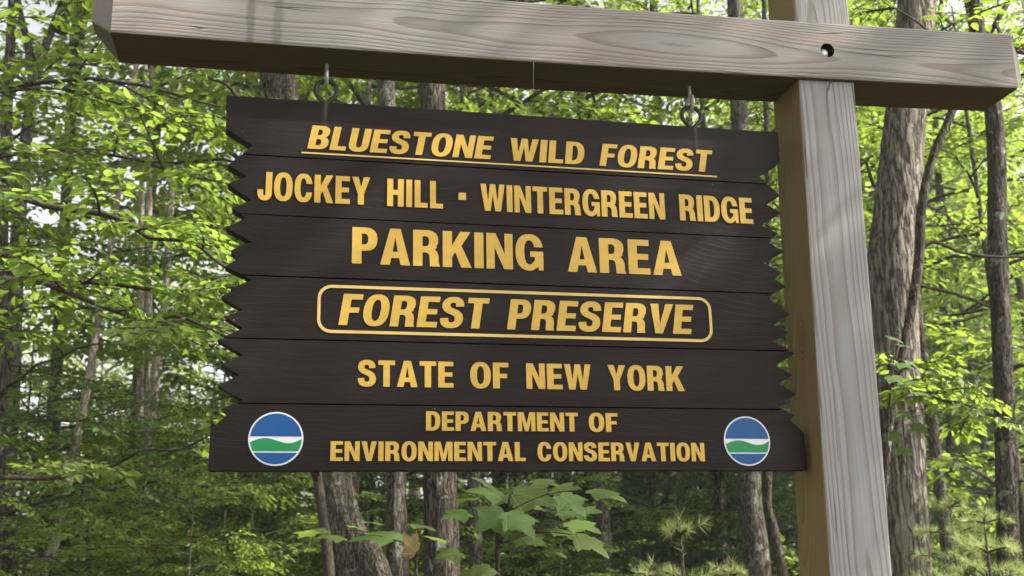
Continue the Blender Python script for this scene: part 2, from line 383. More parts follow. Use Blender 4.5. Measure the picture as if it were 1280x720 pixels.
# ------------------------------------------------------------------ ground
rng = np.random.default_rng(5)
xs = np.concatenate([np.linspace(-300, -20, 8), np.linspace(-16, 24, 41), np.linspace(28, 300, 8)])
ys = np.concatenate([np.linspace(-300, -20, 8), np.linspace(-16, 40, 57), np.linspace(46, 300, 8)])
gx, gy = np.meshgrid(xs, ys, indexing='ij')
gz = -0.02 - .05*np.abs(np.sin(gx*.7+1.3)*np.cos(gy*.6))
V = np.stack([gx, gy, gz], -1).reshape(-1, 3); nx, ny = len(xs), len(ys)
i, j = np.meshgrid(np.arange(nx-1), np.arange(ny-1), indexing='ij')
q = np.stack([i*ny+j, (i+1)*ny+j, (i+1)*ny+j+1, i*ny+j+1], -1).reshape(-1, 4)
tag(link('ground', np_mesh('ground', V, q, smooth=True), M['ground']), kind='structure')

# ------------------------------------------------------------------ foliage machinery
LEAF6 = (np.array([(0, 0, 0), (.5, 0, -.05), (1, 0, -.10), (.27, .26, .03), (.62, .23, .02), (.27, -.26, .03), (.62, -.23, .02)]),
         [(0, 1, 4, 3), (1, 2, 4), (0, 5, 6, 1), (1, 6, 2)])
LEAF2 = (np.array([(0, 0, 0), (.42, .30, .03), (1, 0, -.08), (.42, -.30, .03)]), [(0, 3, 2, 1)])
LOBE = (np.array([(0, 0, 0), (.45, 0, -.03), (.05, .32, .02), (.30, .26, .0), (.42, .52, -.03), (.62, .22, 0), (1.0, 0, -.08), (.62, -.22, 0), (.42, -.52, -.03), (.30, -.26, 0), (.05, -.32, .02)]),
        [(0, 1, 3, 2), (1, 5, 4, 3), (1, 6, 5), (1, 7, 6), (1, 9, 8, 7), (0, 10, 9, 1)])
def norm(v): return v/(np.linalg.norm(v, axis=-1, keepdims=True)+1e-9)
def spray(rng, L=1.0, nside=7, leaf=.07, flat=.35):
    """a leafy branch end in a near-level plane: leaf frames and twig polylines"""
    pos, dr, nm, sz, tw = [], [], [], [], []
    def twig(p0, d, length, r, n):
        ts = np.linspace(0, 1, n)
        side = np.cross([0, 0, 1.0], d); bend = rng.normal(0, .10)
        pts = p0+d*length*ts[:, None]+side*(bend*length*ts**2)[:, None]+np.array([0, 0, -1.])*(.10*length*ts**2)[:, None]
        tw.append((pts, r)); return pts
    def leaves(pts, start):
        ln = np.linalg.norm(pts[-1]-pts[0]); k = max(2, int(ln/(leaf*.62)))
        for q in range(k+1):
            t = start+(1-start)*q/k; fi = t*(len(pts)-1); a = int(min(fi, len(pts)-2))
            p = pts[a]+(pts[a+1]-pts[a])*(fi-a); d = norm(pts[a+1]-pts[a])
            s = 1 if q % 2 else -1; ang = R(rng.uniform(35, 70))*s if q < k else 0
            c, sn = math.cos(ang), math.sin(ang)
            dd = np.array([d[0]*c-d[1]*sn, d[0]*sn+d[1]*c, d[2]+rng.normal(-.18, .22)])
            up = np.array([rng.normal(0, flat), rng.normal(0, flat), 1.0])
            dd = norm(dd); up = norm(up-dd*(up@dd))
            pos.append(p+dd*leaf*.18+np.array([0, 0, rng.normal(0, .012)])); dr.append(dd); nm.append(up); sz.append(leaf*rng.uniform(.65, 1.15))
    main = twig(np.zeros(3), np.array([1., 0, 0]), L, .006*L+.003, 5); leaves(main, .25)
    for q in range(nside):
        t = .12+.80*q/(nside-1); s = 1 if q % 2 else -1; fi = t*4; a = int(min(fi, 3))
        p = main[a]+(main[a+1]-main[a])*(fi-a); ang = R(rng.uniform(40, 60))*s
        d = np.array([math.cos(ang), math.sin(ang), rng.normal(.02, .12)])
        tp = twig(p, norm(d), L*rng.uniform(.38, .55)*(1-.55*t), .003*L+.0015, 3); leaves(tp, .15)
    return np.array(pos), np.array(dr), np.array(nm), np.array(sz), tw
class Crown:
    def __init__(s, rng, sprays, leaf_t): s.rng = rng; s.sp = sprays; s.t = leaf_t; s.P = []; s.D = []; s.U = []; s.S = []; s.tw = Tubes()
    def put(s, p, d, scale=1.0, roll=0.0, twigs=True):
        pos, dr, nm, sz, tw = s.sp[s.rng.integers(len(s.sp))]
        d = norm(np.asarray(d, float)); up = np.array([0, 0, 1.0]); side = norm(np.cross(up, d)); up = np.cross(d, side)
        c, sn = math.cos(roll), math.sin(roll); side, up = c*side+sn*up, -sn*side+c*up
        Rm = np.stack([d, side, up], 0)                       # rows: images of local axes
        s.P.append(p+scale*pos@Rm); s.D.append(dr@Rm); s.U.append(nm@Rm); s.S.append(sz*scale**.5)
        if twigs:
            for pts, r in tw[:1] if twigs == 1 else tw: s.tw.add(p+scale*pts@Rm, np.linspace(r, r*.35, len(pts)), 3, False)
    def limb(s, pts, r0, dens=.35, first=.25, scale=(.7, 1.1), twigs=2, seg=6):
        """a limb through pts, leafy sprays off both sides and at its tip"""
        pts = np.asarray(pts, float); s.tw.add(pts, np.linspace(r0, max(.004, r0*.25), len(pts)), seg)
        ln = np.concatenate([[0], np.cumsum(np.linalg.norm(np.diff(pts, axis=0), axis=1))]); L = ln[-1]
        k = max(1, int(L*(1-first)/dens)); sd = 1
        for q in range(k):
            t = (first+(1-first)*(q+s.rng.uniform(.1, .9))/k)*L; a = min(np.searchsorted(ln, t)-1, len(pts)-2); a = max(a, 0)
            p = pts[a]+(pts[a+1]-pts[a])*((t-ln[a])/(ln[a+1]-ln[a]+1e-9)); d = norm(pts[a+1]-pts[a])
            ang = sd*R(s.rng.uniform(35, 75)); sd = -sd; c, sn = math.cos(ang), math.sin(ang)
            dd = np.array([d[0]*c-d[1]*sn, d[0]*sn+d[1]*c, d[2]*.5+s.rng.normal(.05, .16)])
            s.put(p, dd, s.rng.uniform(*scale)*(1-.35*t/L), s.rng.normal(0, .3), twigs)
        s.put(pts[-1], norm(pts[-1]-pts[-2]), s.rng.uniform(*scale)*.8, s.rng.normal(0, .2), twigs)
    def leaf_mesh(s, name):
        P, D, U, Z = np.concatenate(s.P), np.concatenate(s.D), np.concatenate(s.U), np.concatenate(s.S)
        T, Fs = s.t; sd = np.cross(U, D); k = len(T); nL = len(P)
        V = P[:, None]+Z[:, None, None]*(T[None, :, 0, None]*D[:, None]+T[None, :, 1, None]*sd[:, None]+T[None, :, 2, None]*U[:, None])
        fl = []; base = (np.arange(nL)*k)[:, None]
        var = s.rng.random(nL)
        sizes = sorted({len(f) for f in Fs})
        allF = []; allv = []
        for f in Fs:
            allF += (base+np.array(f)[None]).tolist(); allv.append(var)
        return np_mesh(name, V.reshape(-1, 3), allF, np.concatenate(allv))
def wob_limb(rng, p0, az, length, rise, droop, n=7, wob=.08):
    ts = np.linspace(0, 1, n); d = np.array([math.cos(az), math.sin(az), 0]); s = np.array([-d[1], d[0], 0])
    a = rng.normal(0, wob, n).cumsum()*length*.35; a -= a[0]; b = rng.normal(0, wob, n).cumsum()*length*.22; b -= b[0]
    return p0+d*(length*ts)[:, None]+s*a[:, None]+np.array([0, 0, 1.])*(length*(rise*ts-droop*ts**2)+b)[:, None]
def trunk_mesh(name, path, rad, seg=14, bark=.03, freq=9., step=.05):
    """trunk along a path of points with radii; bark ridges displace the surface"""
    path = smooth_path(path, 8); rad = np.interp(np.linspace(0, 1, len(path)), np.linspace(0, 1, len(rad)), rad)
    ln = np.concatenate([[0], np.cumsum(np.linalg.norm(np.diff(path, axis=0), axis=1))])
    n = max(6, int(ln[-1]/step)); t = np.linspace(0, ln[-1], n)
    P = np.stack([np.interp(t, ln, path[:, k]) for k in range(3)], 1); r = np.interp(t, ln, rad)
    th = np.linspace(0, 2*np.pi, seg, endpoint=False); cs, sn = np.cos(th), np.sin(th)
    off = np.ones((n, seg)); sd = sum(map(ord, name))*1.7+path[0][0]*3
    for a in range(n):
        for b in range(seg):
            v = mnoise.noise((cs[b]*freq*.35+sd, sn[b]*freq*.35, t[a]*freq*.045/r[0]))
            u = mnoise.noise((cs[b]*1.2+sd, sn[b]*1.2, t[a]*1.6))
            off[a, b] = 1+bark*(1-2.2*abs(v))+.07*u
    rr = r[:, None]*off
    V = P[:, None]+np.stack([rr*cs[None], rr*sn[None], np.zeros_like(rr)], -1)
    i = np.arange(n-1)[:, None]*seg; j = np.arange(seg)[None]; j2 = (j+1) % seg
    q = np.stack([i+j, i+j2, i+seg+j2, i+seg+j], -1).reshape(-1, 4)
    F_ = [tuple(f) for f in q.tolist()]+[tuple(range(n*seg-seg, n*seg)), tuple(range(seg-1, -1, -1))]
    return np_mesh(name, V.reshape(-1, 3), F_, smooth=True)

# spray libraries
rg = np.random.default_rng(11)
SP_UNDER = [spray(rg, 1.05, 7, .112) for _ in range(6)]
SP_NEAR = [spray(rg, .8, 7, .098, .45) for _ in range(6)]
SP_CAN = [spray(rg, 1.5, 9, .14, .55) for _ in range(6)]
SP_FAR = [spray(rg, 1.9, 8, .24, .6) for _ in range(5)]

def understory_proto(seed, H, Rr, mat, first=.16, nl=17):
    """crown and branches of an understory tree, origin at the trunk's foot"""
    rg = np.random.default_rng(seed); C = Crown(rg, SP_UNDER, LEAF6)
    lean = rg.normal(0, .02, 2)
    for k in range(nl):
        f = k/(nl-1); z = H*(first+(.97-first)*f); az = k*2.4+rg.uniform(-.4, .4)
        ln = Rr*(1-.75*max(0, f-.35)/.65)*rg.uniform(.75, 1.15)
        p0 = np.array([lean[0]*z, lean[1]*z, z])
        C.limb(wob_limb(rg, p0, az, ln, rg.uniform(.15, .45), .22), .006*ln+.008, .30, .22, (.7, 1.15), 2, 5)
    tr = trunk_mesh('trunk', [(lean[0]*z, lean[1]*z, z) for z in np.linspace(-.12, H, 7)], [.06*H/7, .05*H/7, .045*H/7, .035*H/7, .025*H/7, .018*H/7, .006], 8, .02, 9, .25)
    return tr, C.tw.mesh('branches'), C.leaf_mesh('crown')
def canopy_proto(seed, H, Rr, sprays, tpl, nl=24, dens=.6, base=0.0):
    """a high crown, origin at its lowest limb"""
    rg = np.random.default_rng(seed); C = Crown(rg, sprays, tpl)
    for k in range(nl):
        f = k/(nl-1); z = H*(base+.9*f); az = k*2.4+rg.uniform(-.5, .5)
        ln = Rr*(math.sin(math.pi*(.28+.66*f)))*rg.uniform(.75, 1.15)
        C.limb(wob_limb(rg, np.array([0, 0, z]), az, ln, rg.uniform(.35, .7), .30), .014*ln+.012, dens, .25, (.7, 1.15), 1, 5)
    C.tw.add([(0, 0, -.3), (rg.normal(0, .1), rg.normal(0, .1), H*.5), (0, 0, H*.95)], [.11, .07, .02], 8)
    return C.tw.mesh('branches'), C.leaf_mesh('crown')

UNDER = [understory_proto(s, H, r_, None, fi) for s, H, r_, fi in ((21, 6.5, 2.3, .17), (22, 8.0, 2.7, .15), (23, 5.0, 2.0, .18), (24, 9.5, 3.0, .46))]
CANOPY = [canopy_proto(s, 10.5, 4.2, SP_CAN, LEAF2) for s in (31, 32, 33)]
FAR = [canopy_proto(s, 13, 5.0, SP_FAR, LEAF2, 26, .8, -.15) for s in (41, 42)]

mesh_cache = {}
def with_mat(me, mat):
    """the same mesh under another leaf colour (kept once per colour)"""
    key = (me.name, mat.name)
    if key not in mesh_cache:
        c = me if len(me.materials) == 0 else me.copy()
        c.materials.clear(); c.materials.append(mat); mesh_cache[key] = c
        if c is me: mesh_cache[(me.name, mat.name)] = c
    return mesh_cache[key]
def understory(px, D, var, s, rz, leaf, label, group, name='understory_tree', cat='tree', loc=None):
    g = ground_at(px, D) if loc is None else np.array(loc)
    e = empty(name, g, rz, s); tag(e, label, cat, group)
    tr, br, cr = UNDER[var]
    link('trunk', with_mat(tr, M['bark_grey']), None, e); link('branches', with_mat(br, M['bark_twig']), None, e); link('crown', with_mat(cr, M[leaf]), None, e)
    return e
def canopy(e, p, var, s, rz, leaf='leaf_canopy', lib=None):
    """put a high crown on the tree e at point p (relative to e)"""
    br, cr = (lib or CANOPY)[var]
    for nme, me, mt in (('branches', br, M['bark_grey']), ('crown', cr, M[leaf])):
        o = link(nme, with_mat(me, mt), None, e, p); o.rotation_euler[2] = rz; o.scale = (s, s, s)

def trunk_tree(name, D, pix, mat, label, cat='tree', group=None, H=9.0, crown=None, seg=14, bark=.03, freq=9., leaf='leaf_canopy', cs=1.0, step=.06, base_flare=1.25):
    """a tree whose trunk follows pixel points (x, y, width) at distance D; foot on the ground, crown above"""
    pts = np.array([at(x, y, D) for x, y, w_ in pix]); rad = [w_*D/F/2 for x, y, w_ in pix]
    o_ = np.argsort(pts[:, 2]); pts = pts[o_]; rad = [rad[k] for k in o_]
    d0 = pts[1]-pts[0]; d0 = d0/max(d0[2], .1); d0[:2] = np.clip(d0[:2], -.35, .35)
    foot = pts[0]-d0*(pts[0][2]+.15)*.8; foot[2] = -.15
    d1 = pts[-1]-pts[-2]; d1 = d1/max(d1[2], .1); d1[:2] = np.clip(d1[:2]*.7, -.3, .3)
    path = [foot]+list(pts); rr = [rad[0]*base_flare]+rad
    z = pts[-1][2]
    if H > z+.5:
        top = pts[-1]+d1*(H-z); path.append(top); rr.append(max(rad[-1]*.75, .02))
    base = np.array([foot[0], foot[1], 0.0])
    e = empty(name, base); tag(e, label, cat, group)
    link('trunk', trunk_mesh('trunk', np.array(path)-base, rr, seg, bark, freq, step), mat, e)
    if crown is not None: canopy(e, np.array(path[-1])-base-np.array([0, 0, .2]), crown, cs, D*1.7, leaf)
    return e

# ------------------------------------------------------------------ trees one can tell apart
trunk_tree('oak_tree', 6.6, [(1131, 725, 58), (1128, 620, 56), (1120, 480, 57), (1115, 340, 60), (1122, 250, 56), (1130, 160, 52), (1146, 0, 50)], M['bark_oak'],
           'thick oak trunk with furrowed tan bark just behind the sign post', H=8.5, crown=0, seg=56, bark=.07, freq=22, step=.022)
trunk_tree('slender_tree', 7.2, [(1262, 720, 25), (1258, 600, 23), (1253, 450, 22), (1247, 300, 23), (1243, 150, 21), (1217, 10, 20)], M['bark_dark'],
           'slender dark rough-barked tree beyond the end of the beam', H=8.5, crown=1, seg=36, bark=.12, freq=14, step=.03, cs=.8)
trunk_tree('dark_tree', 6.5, [(553, 720, 41), (550, 600, 38), (545, 360, 36), (540, 115, 33)], M['bark_dark'],
           'straight dark rough-barked tree right behind the word DEPARTMENT', H=9, crown=2, seg=56, bark=.11, freq=24, step=.025)
trunk_tree('lichen_tree', 7.0, [(497, 720, 26), (495, 600, 23), (490, 360, 23), (483, 110, 22)], M['bark_grey'],
           'narrow grey trunk with lichen standing between two dark trunks behind the sign', H=9, crown=None, seg=24, bark=.07, freq=10, step=.05, cs=.8)
trunk_tree('leaning_tree', 6.8, [(452, 725, 72), (432, 670, 54), (414, 590, 44), (385, 360, 43), (350, 105, 43), (342, 60, 42)], M['bark_brown'],
           'stout brown trunk with a swollen curved base leaning behind the sign', H=9, crown=0, seg=56, bark=.08, freq=24, step=.025, base_flare=1.3)
trunk_tree('forest_tree', 9.0, [(948, 720, 31), (941, 650, 28), (937, 590, 26), (930, 300, 24)], M['bark_grey'],
           'grey-brown trunk beside the lower right corner of the sign', H=9, crown=2, seg=20, bark=.05, step=.06)
trunk_tree('young_tree', 8.7, [(979, 722, 13), (973, 690, 12), (966, 655, 11), (959, 630, 10), (960, 590, 10), (962, 400, 8)], M['bark_brown'],
           'thin crooked brown stem between the grey-brown trunk and the post', H=7, crown=None, seg=12, bark=.06, step=.05)
trunk_tree('forest_tree', 12.0, [(844, 700, 15), (840, 640, 15), (837, 590, 14), (830, 350, 13)], M['bark_dark'], 'slim dark trunk behind the pine seedling', H=10, crown=1, seg=14)
trunk_tree('forest_tree', 13.0, [(758, 720, 21), (752, 650, 20), (745, 590, 19), (735, 300, 17)], M['bark_grey'], 'medium grey trunk behind the big-leaved maple sapling', H=11, crown=0, seg=16)
trunk_tree('pale_tree', 14.0, [(369, 720, 13), (368, 660, 12), (366, 600, 11), (360, 420, 10)], M['bark_pale'], 'thin pale trunk to the left of the leaning brown trunk', H=9, crown=None, seg=12)
trunk_tree('pale_tree', 16.0, [(601, 720, 8), (600, 600, 7), (598, 400, 6)], M['bark_pale'], 'very thin pale stem behind the maple sapling', H=9, crown=None, seg=10)
trunk_tree('forest_tree', 15.0, [(632, 720, 13), (627, 600, 12), (622, 400, 11)], M['bark_dark'], 'thin dark trunk behind the middle of the maple sapling', H=10, crown=2, seg=12, cs=.8)
trunk_tree('forest_tree', 14.0, [(1191, 720, 14), (1190, 590, 13), (1187, 500, 12), (1180, 400, 10), (1172, 200, 9)], M['bark_dark'], 'small dark trunk between the oak and the slender dark tree', H=9, crown=1, seg=12, cs=.7)
for k, (pp, D) in enumerate(((((175, 510, 9), (176, 340, 8), (178, 200, 7)), 13.), (((186, 510, 9), (186, 300, 8), (188, 150, 7)), 13.6), (((189, 520, 13), (198, 440, 12), (207, 370, 10), (212, 280, 9)), 12.))):
    trunk_tree('pale_tree', D, list(pp), M['bark_pale'], 'pale trunk in the sunlit cluster of three behind the left foliage', group='cluster of three pale trunks', H=9, crown=k if k == 1 else None, seg=12, step=.15)
trunk_tree('pale_tree', 9.5, [(52, 722, 12.5), (68, 680, 12), (88, 590, 11), (108, 490, 10), (126, 380, 9), (150, 230, 7)], M['bark_pale'], 'slender pale trunk leaning across the left woodland', H=9, crown=2, seg=14, cs=.8)
trunk_tree('pale_tree', 20.0, [(62, 560, 15), (68, 470, 14), (75, 400, 12), (84, 250, 11)], M['bark_pale'], 'pale trunk against the sky gap behind the leaning pale trunk', H=12, crown=0, seg=12)
e = trunk_tree('forked_tree', 12.0, [(14, 500, 20), (22, 300, 18), (32, 180, 16), (42, 110, 14), (56, 60, 12), (80, 0, 10)], M['bark_grey'], 'grey tree forking into two limbs high up against the sky', H=9, crown=1, seg=18, cs=.8)
T = Tubes(); T.add(smooth_path([at(42, 112, 12)-np.array(e.location), at(36, 60, 12)-np.array(e.location), at(22, 0, 12)-np.array(e.location), at(10, -120, 12)-np.array(e.location)], 5), np.linspace(.06, .03, 16), 10)
link('limb', T.mesh('limb'), M['bark_grey'], e)
trunk_tree('forest_tree', 9.0, [(-6, 720, 20), (-2, 480, 18), (2, 350, 16), (6, 200, 14)], M['bark_dark'], 'dark trunk in the deep shade at the edge of the left woodland', H=8, crown=2, seg=16, cs=.9)
trunk_tree('forest_tree', 16.0, [(80, 300, 14), (92, 60, 12), (96, 20, 11)], M['bark_dark'], 'dark trunk rising above the leaves by the left end of the beam', H=13, crown=0, seg=12)

# the bent stem in front of the oak, with its side branch
e = trunk_tree('bent_sapling', 6.1, [(1098, 725, 11), (1106, 600, 10), (1113, 520, 10), (1133, 420, 12), (1148, 330, 13), (1152, 260, 12), (1165, 200, 12), (1190, 140, 12), (1207, 90, 11), (1250, 20, 9), (1268, -30, 8)], M['bark_dark'],
               'bent dark sapling stem leaning across the front of the oak', H=6.5, crown=None, seg=12, bark=.03, step=.04)
b0 = np.array(e.location); rg = np.random.default_rng(77); C = Crown(rg, SP_UNDER, LEAF6)
C.limb(smooth_path([at(*p, 6.1)-b0 for p in ((1148, 312), (1158, 305), (1172, 303), (1200, 315), (1240, 321), (1290, 322), (1360, 330))], 4), .016, .5, .75, (.5, .8))
C.limb(smooth_path([at(x, y, D)-b0 for x, y, D in ((1200, 105, 6.1), (1180, 60, 5.9), (1150, 30, 5.6), (1110, 5, 5.3))], 4), .012, .3, .3, (.5, .9))
C.limb(smooth_path([at(x, y, D)-b0 for x, y, D in ((1245, 30, 6.1), (1262, 60, 5.7), (1290, 70, 5.2), (1330, 85, 4.8))], 4), .012, .3, .3, (.5, .9))
C.limb(smooth_path([at(x, y, D)-b0 for x, y, D in ((1212, 80, 6.1), (1222, 20, 6.0), (1224, -60, 5.9))], 4), .012, .3, .3, (.5, .9))
link('branches', C.tw.mesh('branches'), M['bark_twig'], e); link('crown', C.leaf_mesh('crown'), M['leaf_bright'], e)
C = Crown(rg, SP_UNDER, LEAF6)
C.limb(smooth_path([at(x, y, D)-b0 for x, y, D in ((1115, 508, 6.1), (1130, 490, 5.6), (1155, 492, 5.3), (1190, 505, 5.2), (1235, 518, 5.2))], 4), .008, .13, .15, (.28, .45))
C.limb(smooth_path([at(x, y, D)-b0 for x, y, D in ((1117, 500, 6.1), (1125, 465, 5.7), (1145, 458, 5.5), (1180, 470, 5.4))], 4), .008, .14, .15, (.28, .42))
link('lower_branches', C.tw.mesh('lower_branches'), M['bark_twig'], e); link('lower_leaves', C.leaf_mesh('lower_leaves'), M['leaf_bright'], e)

# the maple whose long limbs reach in from the left
foot = ground_at(-190, 5.4); e = empty('maple_tree', foot)
tag(e, 'maple reaching long dark limbs of small leaves in from the left towards the sign', 'tree')
rg = np.random.default_rng(91); C = Crown(rg, SP_NEAR, LEAF6)
link('trunk', trunk_mesh('trunk', [(0, 0, -.15), (.03, .02, 1.5), (.0, .05, 3.2), (-.05, .05, 5.5), (-.05, .0, 7.5)], [.11, .095, .08, .06, .03], 14, .04, 9, .08), M['bark_grey'], e)
limbs = [
 [(-190, 300, 5.4), (-40, 235, 5.3), (60, 258, 5.2), (130, 268, 5.1), (165, 283, 5.0), (190, 298, 5.0), (240, 303, 4.9), (275, 330, 4.8), (318, 352, 4.7)],
 [(-190, 400, 5.4), (-60, 318, 5.3), (0, 335, 5.1), (86, 366, 4.9), (142, 388, 4.8), (187, 401, 4.8), (225, 396, 4.7), (277, 418, 4.6)],
 [(-190, 480, 5.4), (-40, 360, 5.3), (40, 352, 5.3), (90, 352, 5.2), (131, 354, 5.2), (191, 362, 5.1), (232, 364, 5.1), (290, 359, 5.0)],
 [(-190, 640, 5.4), (-40, 600, 5.5), (60, 598, 5.6), (100, 590, 5.6), (135, 585, 5.6), (170, 566, 5.5), (185, 562, 5.5), (225, 562, 5.4), (262, 544, 5.3)],
 [(-190, 260, 5.4), (-20, 200, 5.6), (90, 190, 5.7), (172, 200, 5.7), (225, 218, 5.6), (281, 229, 5.5)],
 [(-190, 200, 5.4), (-60, 130, 5.5), (60, 110, 5.6), (150, 130, 5.7), (215, 148, 5.8)],
 [(-190, 150, 5.4), (-60, 40, 5.2), (20, -20, 5.0), (90, -60, 4.9), (150, -90, 4.8)],
]
for k, lm in enumerate(limbs):
    C.limb(smooth_path([at(*p)-foot for p in lm], 4), .020 if k < 3 else .015, .42 if k == 3 else .17, .22, (.6, 1.05) if k != 3 else (.4, .7), 2, 6)
for k in range(9):
    C.limb(wob_limb(rg, np.array([0, 0, 4.2+k*.35]), k*2.4, 1.8-.1*k, .3, .2), .018, .28, .2, (.7, 1.1), 2, 5)
link('branches', C.tw.mesh('branches'), M['bark_twig'], e); link('crown', C.leaf_mesh('crown'), M['leaf_maple'], e)

# dark bare limb that crosses from the beam to the sign's upper corner, a small snag behind it
e = trunk_tree('dead_sapling', 6.0, [(412, 722, 14), (404, 650, 12), (396, 590, 12), (380, 450, 10), (345, 250, 8), (297, 122, 8), (262, 98, 6), (222, 76, 5), (170, 40, 4)], M['bark_twig'], 'thin dark dead stem slanting from the sign corner up to the beam', H=0, crown=None, seg=8, bark=.02, step=.06)

# ------------------------------------------------------------------ understory filling the wood
PLACES = ((60, 'beside the forked grey tree'), (140, 'behind the leaning pale trunk'), (235, 'behind the cluster of pale trunks'), (345, 'beside the notched edge of the sign'),
          (470, 'behind the leaning brown trunk'), (600, 'behind the straight dark trunk'), (800, 'behind the big-leaved maple sapling'), (1010, 'behind the grey-brown trunk near the post'),
          (1130, 'behind the oak trunk'), (1232, 'between the oak and the slender dark tree'), (9999, 'beyond the slender dark tree'))
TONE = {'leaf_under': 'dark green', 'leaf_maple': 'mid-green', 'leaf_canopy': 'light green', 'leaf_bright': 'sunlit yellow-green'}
SIZE = ('', 'tall', 'low bushy', 'high-crowned')
def place(px): return next(t for lim, t in PLACES if px < lim)
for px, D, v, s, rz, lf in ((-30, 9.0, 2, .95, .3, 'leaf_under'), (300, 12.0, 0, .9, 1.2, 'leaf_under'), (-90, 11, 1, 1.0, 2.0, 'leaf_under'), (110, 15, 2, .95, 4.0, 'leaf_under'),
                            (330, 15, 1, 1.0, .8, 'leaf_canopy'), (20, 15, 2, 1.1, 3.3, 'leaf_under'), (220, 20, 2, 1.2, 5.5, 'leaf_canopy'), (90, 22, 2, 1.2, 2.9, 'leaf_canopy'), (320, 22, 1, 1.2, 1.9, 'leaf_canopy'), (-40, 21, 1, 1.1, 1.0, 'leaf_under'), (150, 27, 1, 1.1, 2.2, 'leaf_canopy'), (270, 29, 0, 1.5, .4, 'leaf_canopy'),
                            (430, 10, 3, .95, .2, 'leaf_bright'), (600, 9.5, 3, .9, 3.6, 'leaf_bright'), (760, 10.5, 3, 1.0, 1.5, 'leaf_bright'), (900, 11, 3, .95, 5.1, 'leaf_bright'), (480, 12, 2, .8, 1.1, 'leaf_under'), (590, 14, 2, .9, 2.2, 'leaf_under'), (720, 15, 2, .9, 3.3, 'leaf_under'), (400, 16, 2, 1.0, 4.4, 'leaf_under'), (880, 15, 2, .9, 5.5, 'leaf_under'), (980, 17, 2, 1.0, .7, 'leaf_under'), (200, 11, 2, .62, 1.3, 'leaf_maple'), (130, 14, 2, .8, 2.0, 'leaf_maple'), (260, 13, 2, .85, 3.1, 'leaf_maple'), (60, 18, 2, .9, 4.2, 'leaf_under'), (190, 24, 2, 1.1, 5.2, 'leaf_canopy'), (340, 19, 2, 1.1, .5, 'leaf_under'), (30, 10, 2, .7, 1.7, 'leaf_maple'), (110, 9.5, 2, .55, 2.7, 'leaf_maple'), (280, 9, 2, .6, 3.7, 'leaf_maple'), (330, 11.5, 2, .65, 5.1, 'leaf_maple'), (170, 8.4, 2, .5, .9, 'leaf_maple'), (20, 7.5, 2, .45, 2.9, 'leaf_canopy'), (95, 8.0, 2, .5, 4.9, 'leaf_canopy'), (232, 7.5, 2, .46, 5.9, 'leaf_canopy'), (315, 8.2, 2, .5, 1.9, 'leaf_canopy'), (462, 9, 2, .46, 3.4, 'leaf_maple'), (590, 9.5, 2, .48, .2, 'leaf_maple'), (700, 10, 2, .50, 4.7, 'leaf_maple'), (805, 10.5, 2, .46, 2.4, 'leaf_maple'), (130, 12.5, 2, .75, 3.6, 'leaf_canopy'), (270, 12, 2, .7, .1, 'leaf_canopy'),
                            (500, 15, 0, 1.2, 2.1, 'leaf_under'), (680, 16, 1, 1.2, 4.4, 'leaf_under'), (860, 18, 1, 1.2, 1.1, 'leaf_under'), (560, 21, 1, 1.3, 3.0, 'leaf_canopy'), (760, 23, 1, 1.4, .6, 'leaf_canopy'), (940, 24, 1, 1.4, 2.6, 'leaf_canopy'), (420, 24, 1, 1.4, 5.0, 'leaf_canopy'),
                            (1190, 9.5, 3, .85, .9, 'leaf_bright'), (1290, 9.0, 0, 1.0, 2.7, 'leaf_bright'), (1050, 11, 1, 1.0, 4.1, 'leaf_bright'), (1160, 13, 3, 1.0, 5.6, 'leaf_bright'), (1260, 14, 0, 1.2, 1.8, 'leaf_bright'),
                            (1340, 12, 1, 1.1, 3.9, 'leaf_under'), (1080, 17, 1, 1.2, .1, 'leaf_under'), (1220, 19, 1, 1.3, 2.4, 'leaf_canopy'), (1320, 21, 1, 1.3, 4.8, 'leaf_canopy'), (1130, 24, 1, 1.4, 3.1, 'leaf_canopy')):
    lb = ' '.join((TONE[lf]+' '+SIZE[v]+' understory tree '+place(px)).split())
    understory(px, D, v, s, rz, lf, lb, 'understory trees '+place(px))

# tall forest trees deeper in
rg = np.random.default_rng(404)
BK = ('dark', 'grey', 'pale', 'grey')
for k in range(38):
    D = rg.uniform(17, 46); px = rg.uniform(-150, 1430) if k < 26 else rg.uniform(1050, 1400)
    if px < 330 and rg.random() < .55: continue
    g = ground_at(px, D); e = empty('tall_tree', g); tag(e, 'tall slim %s-barked tree deep in the wood %s' % (BK[k % 4], place(px)), 'tree', 'tall trees deep in the wood '+place(px))
    h = rg.uniform(5, 9); r0 = rg.uniform(.08, .17); lx, ly = rg.normal(0, .25, 2)
    tr = trunk_mesh('trunk', [(0, 0, -.15), (lx*.4, ly*.4, h*.5), (lx, ly, h), (lx, ly, h+5)], [r0*1.2, r0, r0*.8, r0*.4], 9, .03, 9, .4)
    link('trunk', tr, M[('bark_dark', 'bark_grey', 'bark_pale', 'bark_grey')[k % 4]], e)
    canopy(e, (lx, ly, h), int(rg.integers(2)), rg.uniform(.7, 1.0), rg.uniform(0, 6), ('leaf_canopy', 'leaf_under')[k % 2], FAR)
